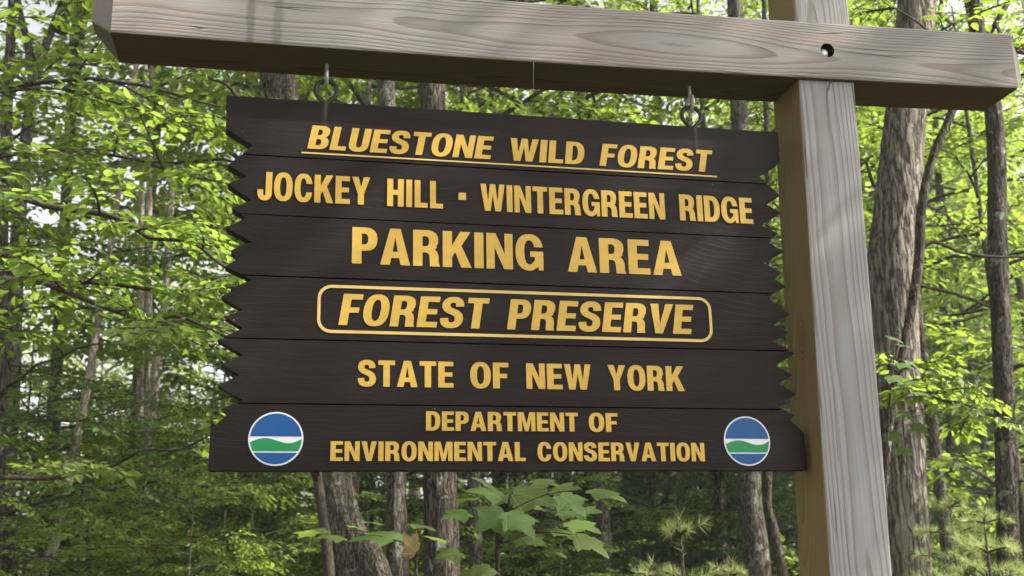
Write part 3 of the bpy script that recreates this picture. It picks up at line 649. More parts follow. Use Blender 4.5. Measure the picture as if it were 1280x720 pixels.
# a belt of trees too far off to count
rg = np.random.default_rng(505); C = Crown(rg, SP_FAR, LEAF2)
for k in range(3200):
    az = YAW+R(rg.uniform(-34, 34)); D = rg.uniform(44, 66)
    hmax = 17 if az < YAW-R(13) else 21
    z = rg.uniform(.2, hmax) if k % 2 else rg.uniform(0, 5)
    C.put(np.array([CAM[0]+math.sin(az)*D, CAM[1]+math.cos(az)*D, z]), [math.cos(k*2.4), math.sin(k*2.4), rg.normal(0, .3)], 1.5, rg.normal(0, .5), False)
for k in range(1500):
    sgn = 1 if k % 2 else -1; az = YAW+sgn*R(rg.uniform(34, 78)); D = rg.uniform(22, 46)
    z = rg.uniform(.2, 15)
    C.put(np.array([CAM[0]+math.sin(az)*D, CAM[1]+math.cos(az)*D, z]), [math.cos(k*2.4), math.sin(k*2.4), rg.normal(0, .3)], 1.5, rg.normal(0, .5), False)
fo = link('far_woodland', C.leaf_mesh('far_woodland'), M['leaf_far']); tag(fo, 'distant mass of green woodland closing the view between trunks', 'woodland', kind='stuff')

# ------------------------------------------------------------------ trees beside the clearing, out of frame, that shade the sign
for k, (x, y, h, v, s, rz) in enumerate(((5.9, -2.0, 3.2, 0, .85, .3), (9.5, -4.0, 4.0, 1, .95, 2.0))):
    e = empty('roadside_tree', (x, y, 0)); tag(e, 'broad leafy tree at the edge of the clearing right of the sign', 'tree', 'trees shading the sign')
    link('trunk', trunk_mesh('trunk', [(0, 0, -.15), (.05, .02, h*.5), (0, 0, h), (0, 0, h+4)], [.2, .17, .14, .08], 12, .04, 9, .2), M['bark_grey'], e)
    canopy(e, (0, 0, h), v, s, rz)

# ------------------------------------------------------------------ pines
def needle_shoots(rg, shoots, nlen, per, wid=.0016):
    """needles as slim triangles round each shoot (p, d, length)"""
    A = []; Fc = []; var = []
    for p, d, L in shoots:
        n = per; t = rg.uniform(0.05, 1, n); d = norm(np.asarray(d, float))
        rv = norm(np.cross(d, rg.normal(size=(n, 3)))); spread = (.95-.55*t)[:, None]
        nd = norm(d[None]*(1.15-spread)+rv*spread+np.array([0, 0, .06])); q = p+d*L*t[:, None]
        sd = norm(np.cross(nd, rg.normal(size=(n, 3))))*wid; l = nlen*rg.uniform(.75, 1.1, n)[:, None]
        A.append(np.stack([q-sd, q+sd, q+nd*l], 1).reshape(-1, 3)); var.append(np.full(n, rg.random()))
    V = np.concatenate(A); return np_mesh('needles', V, np.arange(len(V)).reshape(-1, 3), np.concatenate(var))
def pine(rg, H, reach, whorls, nlen, per, wid, top=.0, first=.12, sub=.22):
    T = Tubes(); shoots = []
    T.add([(0, 0, -.1), (0, 0, H*.5), (0, 0, H)], [.012*H+.004, .008*H+.003, .003], 6)
    shoots.append((np.array([0, 0, H-.14]), [0, 0, 1], .16))
    for k in range(whorls):
        f = first+(.97-first)*k/(whorls-1); z = H*f; L = reach*(1-f)**.7+.07
        for b in range(5):
            az = k*1.1+b*2*math.pi/5+rg.uniform(-.3, .3); l = L*rg.uniform(.7, 1.1)
            pts = wob_limb(rg, np.array([0, 0, z]), az, l, rg.uniform(.25, .6), .15, 5, .05)
            T.add(pts, np.linspace(.006+.004*l, .002, 5), 4, False)
            shoots.append((pts[-2], pts[-1]-pts[-2], np.linalg.norm(pts[-1]-pts[-2])*1.3))
            m_ = int(l/sub)
            for q in range(m_):
                a = rg.uniform(.25, .95)*4; i_ = int(min(a, 3)); p = pts[i_]+(pts[i_+1]-pts[i_])*(a-i_); d = norm(pts[i_+1]-pts[i_])
                an = rg.choice([-1, 1])*R(rg.uniform(30, 60)); c, s_ = math.cos(an), math.sin(an)
                shoots.append((p, [d[0]*c-d[1]*s_, d[0]*s_+d[1]*c, d[2]+rg.normal(.1, .1)], rg.uniform(.08, .2)*(1+.5*l)))
    return T.mesh('branches'), needle_shoots(rg, shoots, nlen, per, wid)
rg = np.random.default_rng(606)
def seedling(px, py, D, me, label, name='pine_seedling', rz=0.0, H=1.0, mat='needle_sunlit'):
    p = at(px, py, D); e = empty(name, (p[0], p[1], 0), rz, p[2]/H); tag(e, label, 'pine')
    link('trunk', with_mat(me[0], M['bark_twig']), None, e); link('needles', with_mat(me[1], M[mat]), None, e)
SEED = pine(rg, 1.7, .42, 12, .055, 70, .0014, sub=.11)
SMALL = pine(rg, 1.7, .17, 10, .052, 44, .0013, sub=.09)
BIG = pine(rg, 5.5, 1.9, 18, .11, 60, .0042, first=.06, sub=.12)
seedling(850, 650, 4.2, SMALL, 'small pine seedling with a bristly sunlit top below the words ENVIRONMENTAL CONSERVATION', H=1.7)
seedling(815, 706, 4.6, SMALL, 'short pine seedling tip just left of the taller pine seedling', rz=1.9, H=1.7)
seedling(915, 705, 5.0, SMALL, 'short pine seedling tip in front of the grey-brown trunk', rz=3.1, H=1.7)
seedling(1186, 622, 6.4, SEED, 'young pine with pale sunlit needles close beside the oak trunk', 'young_pine', rz=.5, H=1.7)
seedling(1228, 640, 5.6, SEED, 'young pine with pale sunlit needles close beside the slender dark trunk', 'young_pine', rz=2.5, H=1.7)
gp = 'dark young pines behind the right half of the sign'
for px, py, D, rz in ((890, 330, 11.5, .4), (985, 380, 10.5, 1.4), (800, 330, 13, 2.8), (700, 360, 14.5, 4.0), (1235, 440, 13, 5.0), (1090, 400, 11.5, 3.3), (930, 250, 16, 2.2), (640, 300, 17, .9), (780, 280, 18, 5.5), (1020, 300, 15, 3.0), (1170, 400, 16, 1.1)):
    seedling(px, py, D, BIG, 'dark green young pine in deep shade '+place(px), 'pine_tree', rz, 5.5, 'needle')
for o in col.objects:
    if o.name.startswith('pine_tree'): o['group'] = gp

# ------------------------------------------------------------------ the big-leaved maple sapling under the sign
def lobed_leaf():
    """five-lobed leaf, one unit long, stalk at the origin, folded a little along its veins"""
    half = [(0, 0), (-.06, .16), (.04, .40), (.20, .34), (.22, .44), (.52, .62), (.50, .46), (.62, .30), (.60, .20), (.80, .16), (1.0, 0)]
    pts = half+[(x, -y) for x, y in half[-2:0:-1]]
    V = [(.33, 0, .0)]; 
    for x, y in pts:
        r2 = (x-.33)**2+y*y
        fold = .05*abs(math.sin(math.atan2(y, x-.33+1e-6)*2.5))
        V.append((x, y, -.16*r2+fold*math.sqrt(r2)-.04*x))
    n = len(pts); return np_mesh('leaf', V, [(0, 1+(k+1) % n, 1+k) for k in range(n)], [.5]*n, smooth=True)
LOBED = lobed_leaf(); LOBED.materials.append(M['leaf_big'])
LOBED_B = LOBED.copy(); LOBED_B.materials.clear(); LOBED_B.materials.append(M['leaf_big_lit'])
def place_leaf(me, p, tip_dir, up, size, parent, name='leaf'):
    d = Vector(tip_dir).normalized(); u = Vector(up); u = (u-d*u.dot(d)).normalized(); s_ = u.cross(d)
    o = link(name, me, None, parent); mt = Matrix((d*size, s_*size, u*size)).transposed().to_4x4(); mt.translation = Vector(p)-Vector(parent.location); o.matrix_local = mt
    return o
def big_sapling(name, label, stem_px, leaves, D, seed, cat='sapling', tilt=-.45):
    """stem_px: pixel path (x, y, D); leaves: (px, py, dD, length_px, angle_deg in the picture, bright)"""
    rg = np.random.default_rng(seed); st = [at(*p) for p in stem_px]; foot = np.array([st[0][0], st[0][1], 0.0])
    e = empty(name, foot); tag(e, label, cat); T = Tubes()
    path = smooth_path([foot+np.array([0, 0, -.08])]+st, 6)-foot; T.add(path, np.linspace(.009, .003, len(path)), 6)
    for px, py, dD, lp, ang, br in leaves:
        p = at(px, py, D+dD); size = lp*(D+dD)/F
        tip = at(px+math.cos(R(ang))*lp*.7, py+math.sin(R(ang))*lp*.7, D+dD-.05)
        d = norm(tip-p); up = np.array([rg.normal(0, .2), tilt+rg.normal(0, .15), 1.0])
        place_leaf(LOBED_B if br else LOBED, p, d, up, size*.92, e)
        k = np.argmin(np.linalg.norm(path+foot-p-np.array([0, 0, -.10]), axis=1)); a = path[k]
        T.add(smooth_path([a, (a+p-foot)/2+np.array([0, 0, .02]), p-foot+d*size*.02], 4), .0014, 4)
    link('stem', T.mesh('stem'), M['bark_twig'], e); return e
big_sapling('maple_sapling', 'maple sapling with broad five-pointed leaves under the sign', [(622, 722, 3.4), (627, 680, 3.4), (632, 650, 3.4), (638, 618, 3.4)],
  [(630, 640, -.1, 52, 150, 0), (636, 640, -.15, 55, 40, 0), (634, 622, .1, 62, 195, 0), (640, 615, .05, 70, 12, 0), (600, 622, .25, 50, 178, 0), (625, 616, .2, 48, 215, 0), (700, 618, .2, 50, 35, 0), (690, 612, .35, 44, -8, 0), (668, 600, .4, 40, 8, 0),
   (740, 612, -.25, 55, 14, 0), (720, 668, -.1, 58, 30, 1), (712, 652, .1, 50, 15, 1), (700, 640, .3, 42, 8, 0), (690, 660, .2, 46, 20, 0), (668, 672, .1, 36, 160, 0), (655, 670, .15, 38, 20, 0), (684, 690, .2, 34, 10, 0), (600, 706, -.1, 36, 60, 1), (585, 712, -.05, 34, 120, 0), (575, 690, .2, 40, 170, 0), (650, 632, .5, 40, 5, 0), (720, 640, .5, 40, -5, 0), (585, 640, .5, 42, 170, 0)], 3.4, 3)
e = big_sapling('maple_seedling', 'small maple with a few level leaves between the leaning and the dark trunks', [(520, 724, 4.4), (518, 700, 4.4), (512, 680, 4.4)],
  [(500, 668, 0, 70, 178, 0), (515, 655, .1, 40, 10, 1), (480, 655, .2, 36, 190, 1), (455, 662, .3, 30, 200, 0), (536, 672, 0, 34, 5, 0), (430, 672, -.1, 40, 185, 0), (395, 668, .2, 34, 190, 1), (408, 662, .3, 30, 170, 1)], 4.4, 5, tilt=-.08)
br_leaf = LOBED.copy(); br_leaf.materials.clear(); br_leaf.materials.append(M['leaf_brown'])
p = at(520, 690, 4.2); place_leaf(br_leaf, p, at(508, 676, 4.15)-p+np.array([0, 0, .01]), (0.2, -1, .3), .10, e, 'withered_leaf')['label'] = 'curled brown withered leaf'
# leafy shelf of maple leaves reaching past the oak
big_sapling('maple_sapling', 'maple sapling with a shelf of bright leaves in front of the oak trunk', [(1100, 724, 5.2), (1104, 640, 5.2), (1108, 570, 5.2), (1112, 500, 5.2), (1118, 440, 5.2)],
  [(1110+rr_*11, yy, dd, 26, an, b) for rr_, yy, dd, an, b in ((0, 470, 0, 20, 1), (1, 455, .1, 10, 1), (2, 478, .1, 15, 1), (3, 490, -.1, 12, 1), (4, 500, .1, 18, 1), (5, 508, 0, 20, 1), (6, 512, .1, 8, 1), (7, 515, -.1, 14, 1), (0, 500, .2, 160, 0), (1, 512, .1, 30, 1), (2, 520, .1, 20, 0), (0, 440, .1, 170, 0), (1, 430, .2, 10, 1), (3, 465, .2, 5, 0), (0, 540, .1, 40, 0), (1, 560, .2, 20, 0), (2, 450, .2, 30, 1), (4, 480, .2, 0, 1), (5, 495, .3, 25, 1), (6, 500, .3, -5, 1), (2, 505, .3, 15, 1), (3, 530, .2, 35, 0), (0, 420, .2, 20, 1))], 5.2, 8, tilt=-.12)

# ------------------------------------------------------------------ post and beam
px0 = .700                                     # post: left front edge at the sign's foot
def post_x(z): return .6825+.0335*(z-ZS)       # the post leans slightly to the right
foot = np.array([post_x(0), -.05, 0.0])
gal = empty('sign_post', (post_x(0)+.077, .025, 0)); tag(gal, 'weathered square timber post with a crossbeam carrying the brown sign', 'sign post')
go = np.array(gal.location)
def rounded_box_path(name, path, hx, hy, ch, mat, parent, axis):
    """square timber along a path with softened long edges; axis: 'x' or 'z'; ch: chamfer of the ends"""
    r_ = .006; sec = []
    for sx, sy in ((1, 1), (-1, 1), (-1, -1), (1, -1)):
        pr = [(sx*hx, sy*(hy-r_)), (sx*(hx-r_*.3), sy*(hy-r_*.3)), (sx*(hx-r_), sy*hy)]
        sec += pr if sx*sy > 0 else pr[::-1]
    V = []; n = len(sec)
    for c, sc_ in path:
        for a, b in sec:
            a2, b2 = a*sc_, b*sc_
            V.append((c[0]+a2, c[1]+b2, c[2]) if axis == 'z' else (c[0], c[1]+a2, c[2]+b2))
    m_ = len(path); Fc = []
    for k in range(m_-1):
        for q in range(n):
            Fc.append((k*n+q, k*n+(q+1) % n, (k+1)*n+(q+1) % n, (k+1)*n+q))
    Fc += [tuple(range(n-1, -1, -1)), tuple(range((m_-1)*n, m_*n))]
    V = np.array(V); me = np_mesh(name, V, Fc)
    return link(name, me, mat, parent)
HW = .077
path = [(np.array([post_x(z)+HW, .025, z])-go, 1.0) for z in (-.5, 0, 1.0, 1.8, 2.4, 2.9, 3.3)]
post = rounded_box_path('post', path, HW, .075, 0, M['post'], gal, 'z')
def beam_zb(x): return ZS+.950+.0155*x+.0072*x*x
BY, BH = .014, .079                             # beam centre depth, half height
pb = []
for x, s_ in [(-.968, .42), (-.919, 1)]+[(x, 1) for x in np.linspace(-.8, 1.25, 15)]+[(1.333, 1), (1.382, .42)]:
    pb.append((np.array([x, BY, beam_zb(x)+BH])-go, s_))
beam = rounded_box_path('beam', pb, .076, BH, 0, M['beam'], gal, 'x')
# fix winding, cut the bolt hole and the housing that takes the post
import bmesh
def recalc(o):
    bm = bmesh.new(); bm.from_mesh(o.data); bmesh.ops.recalc_face_normals(bm, faces=bm.faces); bm.to_mesh(o.data); bm.free()
recalc(post); recalc(beam)
BX, BZ = .796, ZS+1.047
def cyl(name, r, y0, y1, seg=32):
    th = np.linspace(0, 2*np.pi, seg, endpoint=False)
    V = [(BX+r*math.cos(t), y0, BZ+r*math.sin(t)) for t in th]+[(BX+r*math.cos(t), y1, BZ+r*math.sin(t)) for t in th]
    Fc = [(k, (k+1) % seg, seg+(k+1) % seg, seg+k) for k in range(seg)]+[tuple(range(seg-1, -1, -1)), tuple(range(seg, 2*seg))]
    o = link(name, np_mesh(name, np.array(V)-go, Fc), None, gal); recalc(o); return o
cut = cyl('cutter', .0189, -.10, -.028)
bpy.context.view_layer.update()
md = beam.modifiers.new('hole', 'BOOLEAN'); md.object = cut; md.operation = 'DIFFERENCE'; md.solver = 'EXACT'
# the post is housed in the beam: cut its outline out of the beam's back
zc = ZS+1.04; V = []
for z in (zc-.3, zc+.3):
    for x, y in ((post_x(z)-.0015, .0205), (post_x(z)+2*HW+.0015, .0205), (post_x(z)+2*HW+.0015, .2), (post_x(z)-.0015, .2)): V.append((x, y, z))
hs = link('cutter', np_mesh('cutter', np.array(V)-go, [(3, 2, 1, 0), (4, 5, 6, 7), (0, 1, 5, 4), (1, 2, 6, 5), (2, 3, 7, 6), (3, 0, 4, 7)]), None, gal); recalc(hs)
# a lapped joint: the post keeps its front as far as the beam's housing
md2 = beam.modifiers.new('housing', 'BOOLEAN'); md2.object = hs; md2.operation = 'DIFFERENCE'; md2.solver = 'EXACT'
dg = bpy.context.evaluated_depsgraph_get(); bpy.context.view_layer.update(); dg.update()
nm = bpy.data.meshes.new_from_object(beam.evaluated_get(dg)); beam.modifiers.clear(); beam.data = nm
if len(nm.materials) == 0: nm.materials.append(M['beam'])
for c in (cut, hs): bpy.data.objects.remove(c)
V = []
for x in (.5, 1.1):
    for y, z in ((-.2, beam_zb(x)-.0005), (.020, beam_zb(x)-.0005), (.020, beam_zb(x)+2*BH+.0005), (-.2, beam_zb(x)+2*BH+.0005)): V.append((x, y, z))
hs = link('cutter', np_mesh('cutter', np.array(V)-go, [(3, 2, 1, 0), (4, 5, 6, 7), (0, 1, 5, 4), (1, 2, 6, 5), (2, 3, 7, 6), (3, 0, 4, 7)]), None, gal); recalc(hs)
md = post.modifiers.new('lap', 'BOOLEAN'); md.object = hs; md.operation = 'DIFFERENCE'; md.solver = 'EXACT'
bpy.context.view_layer.update(); dg = bpy.context.evaluated_depsgraph_get()
nm = bpy.data.meshes.new_from_object(post.evaluated_get(dg)); post.modifiers.clear(); post.data = nm
if len(nm.materials) == 0: nm.materials.append(M['post'])
bpy.data.objects.remove(hs)
# dark sleeve lining the counterbore
th = np.linspace(0, 2*np.pi, 33)[:-1]; V = [(BX+.0186*math.cos(t), y, BZ+.0186*math.sin(t)) for y in (-.0605, -.0285) for t in th]
lin = link('bolt_hole', np_mesh('bolt_hole', np.array(V)-go, [(k, (k+1) % 32, 32+(k+1) % 32, 32+k) for k in range(32)]+[tuple(range(32, 64))]), M['hole'], gal)
# push the post's front back where the beam laps it
# bolt: domed head in the counterbore
V = []; Fc = []; seg = 20; bx, bz = BX-.003, BZ-.002
prof = [(.0128, -.0280), (.0128, -.046), (.0108, -.0495), (.006, -.0518), (.0, -.0525)]
for r_, y in prof[:-1]:
    V += [(bx+r_*math.cos(t), y, bz+r_*math.sin(t)) for t in np.linspace(0, 2*np.pi, seg, endpoint=False)]
V.append((bx, prof[-1][1], bz))
for k in range(len(prof)-2):
    for q in range(seg): Fc.append((k*seg+q, k*seg+(q+1) % seg, (k+1)*seg+(q+1) % seg, (k+1)*seg+q))
for q in range(seg): Fc.append(((len(prof)-2)*seg+q, (len(prof)-2)*seg+(q+1) % seg, len(V)-1))
bo = link('bolt', np_mesh('bolt', np.array(V)-go, Fc, smooth=True), M['zinc'], gal); recalc(bo)
# a strand of spider silk under the beam
T = Tubes(); T.add([np.array([.030, -.060, beam_zb(.03)-.001])-go, np.array([.047, .015, beam_zb(.05)-.003])-go, np.array([.064, .088, beam_zb(.08)-.001])-go], .0009, 4); link('silk_strand', T.mesh('silk_strand'), M['white'], gal)

# eyebolts: zinc eyes screwed into the beam (edge-on), black eyes through the planks (face-on), linked
RX = (-.449, .451); RY = .020
def ring_pts(c, r, plane, a0, a1, n, sx=1.0):
    out = []
    for t in np.linspace(R(a0), R(a1), n):
        a, b = r*sx*math.cos(t), r*math.sin(t)
        out.append((c[0]+a, c[1], c[2]+b) if plane == 'xz' else (c[0], c[1]+a, c[2]+b))
    return np.array(out)
for x in RX:
    zb = beam_zb(x); cz = ZS+.912; T = Tubes()
    T.add(np.vstack([[(x, RY, zb+.03), (x, RY, zb-.0), (x, RY, cz+.027)], ring_pts((x, RY, cz), .019, 'yz', 80, -250, 22)])-go, .0044, 8)
    link('eyebolt', T.mesh('eyebolt'), M['zinc'], gal)

# ------------------------------------------------------------------ the sign
sg = empty('hanging_sign', (0, .02, ZS)); so = np.array(sg.location)
tag(sg, 'dark brown plank sign with notched edges and yellow lettering hanging from the beam', 'sign')
EDGE = [(.6715, .8400), (.6693, .7599), (.6093, .7218), (.6609, .6724), (.6186, .6484), (.6598, .6275), (.6053, .5929), (.6479, .5729), (.6164, .5501), (.6587, .5267), (.6019, .4965), (.6458, .4744), (.6297, .4558), (.6558, .4380), (.5966, .4099), (.6425, .3891), (.640, .383), (.661, .3702), (.615, .3422), (.6518, .3257), (.6129, .3021), (.664, .2747), (.6091, .2428), (.6534, .2217), (.6152, .2004), (.6585, .1767), (.6063, .1464), (.6488, .1272), (.6361, .1156), (.669, .0854), (.6695, 0.0)]
def edge_x(z):
    for (x0, z0), (x1, z1) in zip(EDGE, EDGE[1:]):
        if z1 <= z <= z0: return x0+(x1-x0)*(z0-z)/(z0-z1)
    return EDGE[-1][0]
planks = []
for k in range(6):
    zt, zb = .84-.14*k-(.0016 if k else 0), .70-.14*k+(.0016 if k < 5 else 0)
    right = [(edge_x(zt), zt)]+[(x, z) for x, z in EDGE if zb+.001 < z < zt-.001]+[(edge_x(zb), zb)]
    outline = [(-x, z) for x, z in right]+[(x, z) for x, z in right[::-1]]     # ccw
    y0 = (0.0, .0006, -.0004, .0003, .0, .0005)[k]
    pl = prism('plank', [(x, z+ZS) for x, z in outline], [], y0, .040, M['plank'], sg, so)
    planks.append(pl)

# grotesque capitals, one unit high
def sup(cx, cy, rx, ry, a0, a1, n=12, e=2.35):
    out = []
    for t in np.linspace(R(a0), R(a1), n):
        c, s_ = math.cos(t), math.sin(t)
        out.append((cx+rx*math.copysign(abs(c)**(2/e), c), cy+ry*math.copysign(abs(s_)**(2/e), s_)))
    return out
def bez(p, n=7):
    out = []
    for k in range(0, len(p)-1, 3):
        a, b, c, d = p[k:k+4]
        for t in np.linspace(0, 1, n, endpoint=False):
            out.append(tuple((1-t)**3*a[i]+3*(1-t)**2*t*b[i]+3*(1-t)*t*t*c[i]+t**3*d[i] for i in (0, 1)))
    out.append(p[-1]); return out
def s_glyph():
    sp = np.array(bez([(.505, .70), (.505, .86), (.43, .918), (.31, .918), (.19, .918), (.112, .85), (.112, .745), (.112, .62), (.20, .575), (.31, .53), (.44, .48), (.522, .42), (.522, .275), (.522, .15), (.43, .082), (.31, .082), (.17, .082), (.105, .16), (.105, .31)]))
    tg = norm(np.gradient(sp, axis=0)); nr = np.stack([-tg[:, 1], tg[:, 0]], 1); hw = .092+.022*np.abs(tg[:, 1:2])
    return [tuple(p) for p in sp+nr*hw]+[tuple(p) for p in (sp-nr*hw)[::-1]]
SS, TT = .235, .175
def cg(w_, g=False):
    c = w_/2; outer = [p for p in sup(c, .5, c, .515, 0, 360, 61) if True]
    o_ = [p for p in sup(c, .5, c, .515, 14, 346, 50)]; i_ = [p for p in sup(c, .5, c-.225, .345, 14, 346, 40)]
    o_ = [p for p in o_ if not (p[0] > c and .375 < p[1] < .625)]; i_ = [p for p in i_ if not (p[0] > c and .375 < p[1] < .625)]
    if not g: return o_+i_[::-1]
    top_o = [p for p in o_ if p[1] > .5 or p[0] < c]; left = top_o
    low = [p for p in o_ if p[0] < c+.13]; low_i = [p for p in i_ if p[0] < c+.075 or p[1] > .5]
    return [p for p in o_ if p[0] < c+.10 or p[1] > .5]+[(w_-.135, .10), (w_-.12, 0), (w_, 0), (w_, .53), (c+.02, .53), (c+.02, .375), (w_-.21, .375), (w_-.225, .27)]+[p for p in i_[::-1] if p[0] < c+.06 or p[1] > .5]
GL = {
 'A': (.74, [(0, 0), (.235, 0), (.27, .19), (.47, .19), (.505, 0), (.74, 0), (.5, 1), (.24, 1)], [[(.305, .36), (.37, .76), (.435, .36)]]),
 'B': (.65, [(0, 0), (.34, 0)]+sup(.34, .275, .31, .275, -88, 52)+[(.5, .53)]+sup(.33, .745, .29, .255, -48, 88)+[(0, 1)], [[(.235, .16), (.32, .16)]+sup(.32, .295, .09, .135, -80, 80, 7)+[(.32, .43), (.235, .43)], [(.235, .595), (.31, .595)]+sup(.31, .718, .075, .122, -80, 80, 7)+[(.31, .84), (.235, .84)]]),
 'C': (.68, cg(.68), []),
 'D': (.66, [(0, 0), (.3, 0)]+sup(.3, .5, .36, .5, -88, 88, 16)+[(.3, 1), (0, 1)], [[(.235, .17), (.29, .17)]+sup(.29, .5, .14, .33, -85, 85, 14)+[(.29, .83), (.235, .83)]]),
 'E': (.56, [(0, 0), (.56, 0), (.56, TT), (SS, TT), (SS, .42), (.52, .42), (.52, .59), (SS, .59), (SS, 1-TT), (.55, 1-TT), (.55, 1), (0, 1)], []),
 'F': (.54, [(0, 0), (SS, 0), (SS, .40), (.49, .40), (.49, .57), (SS, .57), (SS, 1-TT), (.54, 1-TT), (.54, 1), (0, 1)], []),
 'G': (.72, cg(.72, True), []),
 'H': (.66, [(0, 0), (SS, 0), (SS, .42), (.425, .42), (.425, 0), (.66, 0), (.66, 1), (.425, 1), (.425, .60), (SS, .60), (SS, 1), (0, 1)], []),
 'I': (.235, [(0, 0), (SS, 0), (SS, 1), (0, 1)], []),
 'J': (.54, [(.54, 1), (.305, 1), (.305, .29)]+sup(.262, .28, .045, .125, 0, -180, 9)+[(.217, .37), (0, .37), (0, .30)]+sup(.27, .30, .27, .315, 182, 358, 18)+[(.54, .31)], []),
 'K': (.73, [(0, 0), (SS, 0), (SS, .28), (.315, .42), (.47, 0), (.73, 0), (.475, .6), (.71, 1), (.45, 1), (SS, .6), (SS, 1), (0, 1)], []),
 'L': (.52, [(0, 0), (.52, 0), (.52, TT), (SS, TT), (SS, 1), (0, 1)], []),
 'M': (.84, [(0, 0), (.2, 0), (.2, .68), (.335, 0), (.505, 0), (.64, .68), (.64, 0), (.84, 0), (.84, 1), (.56, 1), (.42, .36), (.28, 1), (0, 1)], []),
 'N': (.68, [(0, 0), (.21, 0), (.21, .6), (.45, 0), (.68, 0), (.68, 1), (.47, 1), (.47, .42), (.24, 1), (0, 1)], []),
 'O': (.70, sup(.35, .5, .35, .515, 0, 352, 44), [sup(.35, .5, .122, .345, 0, 350, 34)]),
 'P': (.62, [(0, 0), (SS, 0), (SS, .36), (.33, .36)]+sup(.33, .68, .29, .32, -88, 88, 16)+[(.33, 1), (0, 1)], [[(SS, .53), (.31, .53)]+sup(.31, .68, .085, .15, -80, 80, 9)+[(.31, .83), (SS, .83)]]),
 'R': (.67, [(0, 0), (SS, 0), (SS, .38), (.31, .38), (.375, .36), (.41, .29), (.425, 0), (.67, 0), (.67, .03), (.645, .08), (.64, .28), (.605, .40), (.54, .465), (.60, .53)]+sup(.33, .73, .30, .27, -35, 88, 14)+[(.33, 1), (0, 1)], [[(SS, .55), (.32, .55)]+sup(.32, .69, .08, .14, -80, 80, 9)+[(.32, .83), (SS, .83)]]),
 'S': (.64, s_glyph(), []),
 'T': (.60, [(.183, 0), (.418, 0), (.418, 1-TT), (.60, 1-TT), (.60, 1), (0, 1), (0, 1-TT), (.183, 1-TT)], []),
 'U': (.66, [(0, 1), (0, .33)]+sup(.33, .33, .33, .345, 183, 357, 20)+[(.66, .33), (.66, 1), (.425, 1), (.425, .33)]+sup(.33, .33, .095, .165, -4, -176, 10)+[(SS, .33), (SS, 1)], []),
 'V': (.70, [(0, 1), (.24, 1), (.35, .32), (.46, 1), (.70, 1), (.465, 0), (.235, 0)], []),
 'W': (.98, [(0, 1), (.22, 1), (.3, .36), (.385, 1), (.595, 1), (.68, .36), (.76, 1), (.98, 1), (.81, 0), (.585, 0), (.49, .62), (.395, 0), (.17, 0)], []),
 'Y': (.70, [(0, 1), (.25, 1), (.35, .62), (.45, 1), (.70, 1), (.468, .4), (.468, 0), (.232, 0), (.232, .4)], []),
}
PROUD = .0014
def word(txt, x0, x1, zb, zt, plank, slant=0.0, gap=.075):
    wd = sum(GL[c][0] for c in txt)+gap*(len(txt)-1); H = zt-zb
    ext = 0.0
    sx = (x1-x0-slant*H)/wd; x = 0.0
    for c in txt:
        gw, out, holes = GL[c]
        f = lambda p: (x0+(x+p[0])*sx+slant*H*p[1], ZS+zb+H*p[1])
        prism('letter', [f(p) for p in out], [[f(p) for p in h] for h in holes], -PROUD, .002, M['yellow'], plank, so)
        x += gw+gap
z0, z1 = .7225, .7795
sln = .19
word('BLUESTONE', -.489, -.056, z0, z1, planks[0], sln); word('WILD', -.022, .166, z0, z1, planks[0], .10); word('FOREST', .1995, .491, z0, z1, planks[0], sln)
prism('underline', [(-.5015, ZS+.7101), (.4985, ZS+.7101), (.4985, ZS+.7136), (-.5015, ZS+.7136)], [], -PROUD, .002, M['cream'], planks[0], so)
z0, z1 = .5942, .6603
word('JOCKEY', -.5945, -.346, z0, z1, planks[1]); word('HILL', -.307, -.179, z0, z1, planks[1], 0, .10); word('WINTERGREEN', -.091, .3585, z0, z1, planks[1]); word('RIDGE', .3960, .5845, z0, z1, planks[1])
prism('dot', [(-.1425, ZS+.6178), (-.1253, ZS+.6178), (-.1253, ZS+.6354), (-.1425, ZS+.6354)], [], -PROUD, .002, M['yellow'], planks[1], so)
z0, z1 = .4555, .5405
word('PARKING', -.384, .0545, z0, z1, planks[2]); word('AREA', .1125, .3905, z0, z1, planks[2])
z0, z1 = .3145, .3850
word('FOREST', -.4105, -.073, z0, z1, planks[3], .15); word('PRESERVE', -.0345, .4155, z0, z1, planks[3], .15)
def rrect(x0, x1, zb, zt, r_):
    out = []
    for cx, cz, a in ((x1-r_, zt-r_, 0), (x0+r_, zt-r_, 90), (x0+r_, zb+r_, 180), (x1-r_, zb+r_, 270)):
        out += [(cx+r_*math.cos(R(a+t)), ZS+cz+r_*math.sin(R(a+t))) for t in np.linspace(0, 90, 7)]
    return out
prism('border', rrect(-.4565, .4590, .2960, .4045, .030), [rrect(-.4498, .4523, .3027, .3978, .0235)], -PROUD, .002, M['cream'], planks[3], so)
z0, z1 = .1797, .2375
word('STATE', -.366, -.157, z0, z1, planks[4]); word('OF', -.1195, -.033, z0, z1, planks[4]); word('NEW', .0075, .1575, z0, z1, planks[4]); word('YORK', .1970, .3810, z0, z1, planks[4])
word('DEPARTMENT', -.218, .1235, .0850, .1269, planks[5]); word('OF', .1485, .2160, .0850, .1269, planks[5])
word('ENVIRONMENTAL', -.4212, .0020, .0195, .0610, planks[5]); word('CONSERVATION', .0290, .4190, .0195, .0610, planks[5])

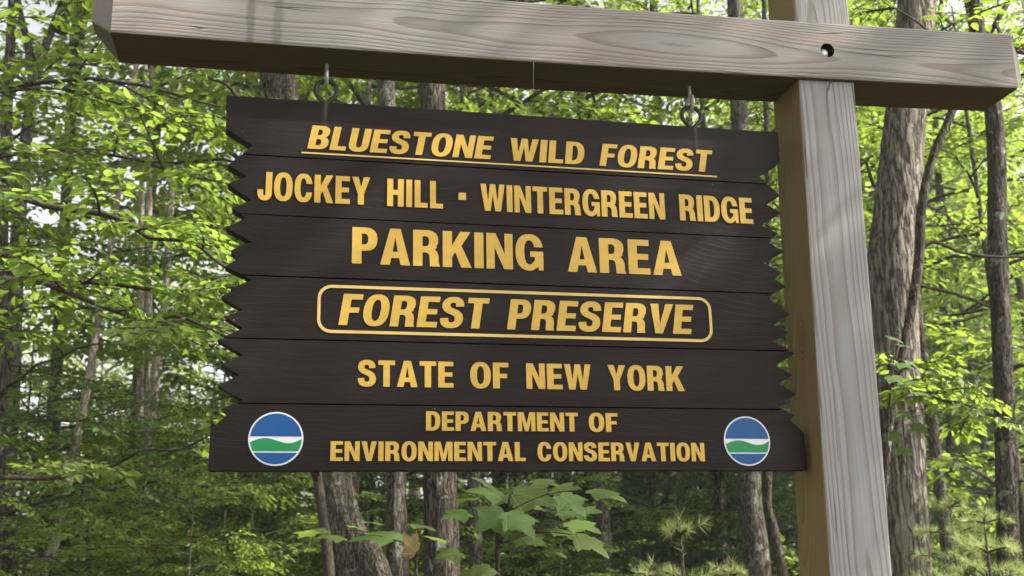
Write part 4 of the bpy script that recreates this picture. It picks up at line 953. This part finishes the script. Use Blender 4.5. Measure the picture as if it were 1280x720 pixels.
# round seals: white disc, blue sky, green hills with a wavy top, blue water
for cx, cz in ((-.535, .0656), (.5248, .0660)):
    rad = .0566; circ = lambda r_, a0, a1, n: [(cx+r_*math.cos(R(t)), ZS+cz+r_*math.sin(R(t))) for t in np.linspace(a0, a1, n)]
    sl_ = prism('seal', circ(rad, 0, 355, 64), [], -.0012, .002, M['white'], sg, so)
    ri = .0533
    def ang(z): return math.degrees(math.asin(z/ri))
    a = ang(.0050); prism('sky_field', circ(ri, a, 180-a, 36), [], -.0018, -.0008, M['blue'], sl_, so)
    lo = -.0262; b_ = ang(lo); zl, zr = -.0065, .0015
    xl, xr = -math.sqrt(ri**2-zl**2), math.sqrt(ri**2-zr**2)
    wave = []
    for t in np.linspace(0, 1, 25):
        z = -.0065+.0040*t+.0070*math.sin(2*math.pi*(t*.98-.02))*(1-.1*t)+.004*t**6; wave.append((cx+xl+(xr-xl)*t, ZS+cz+z))
    hill = wave+circ(ri, ang(zr)-2, b_, 8)+circ(ri, 180-b_, 180-ang(zl)-2, 8)
    prism('hill_field', hill[::-1], [], -.0018, -.0008, M['green'], sl_, so)
    w2 = ang(-.0292); prism('water_field', circ(ri, 180-w2, 360+w2, 28), [], -.0018, -.0008, M['blue'], sl_, so)

# eyes and rods of the sign
for x in RX:
    T = Tubes(); cz = ZS+.8775
    T.add(np.vstack([[(x, RY, ZS+.838)], [(x-.004, RY, ZS+.846)], ring_pts((x, RY, cz), .0245, 'xz', 232, -52, 30), [(x+.004, RY, ZS+.8465)], [(x+.001, RY, ZS+.838)]])-so, .0053, 8)
    link('eye_ring', T.mesh('eye_ring'), M['iron'], sg)
    T = Tubes(); T.add(np.array([(x, RY, ZS+.02), (x, RY, ZS-.022)])-so, .0042, 8); T.add(np.array([(x, RY, ZS-.0005), (x, RY, ZS-.010)])-so, .0078, 6)
    link('rod_nut', T.mesh('rod_nut'), M['iron'], sg)

# ------------------------------------------------------------------ thin summer haze under the trees
hx0, hx1, hy0, hy1, hz0, hz1 = -75., 90., -14., 86., -1.2, 34.
V = [(x, y, z) for z in (hz0, hz1) for x, y in ((hx0, hy0), (hx1, hy0), (hx1, hy1), (hx0, hy1))]
hb = link('haze', np_mesh('haze', V, [(3, 2, 1, 0), (4, 5, 6, 7), (0, 1, 5, 4), (1, 2, 6, 5), (2, 3, 7, 6), (3, 0, 4, 7)]))
hm = bpy.data.materials.new('haze'); hm.use_nodes = True; ht = hm.node_tree; ht.nodes.clear()
ho = ht.nodes.new('ShaderNodeOutputMaterial'); hv = ht.nodes.new('ShaderNodeVolumePrincipled')
hv.inputs['Color'].default_value = (.93, .95, .90, 1); hv.inputs['Density'].default_value = .0018; hv.inputs['Anisotropy'].default_value = .3
ht.links.new(hv.outputs[0], ho.inputs['Volume']); hb.data.materials.append(hm)
tag(hb, 'thin pale haze in the air under the trees', 'haze', kind='stuff')
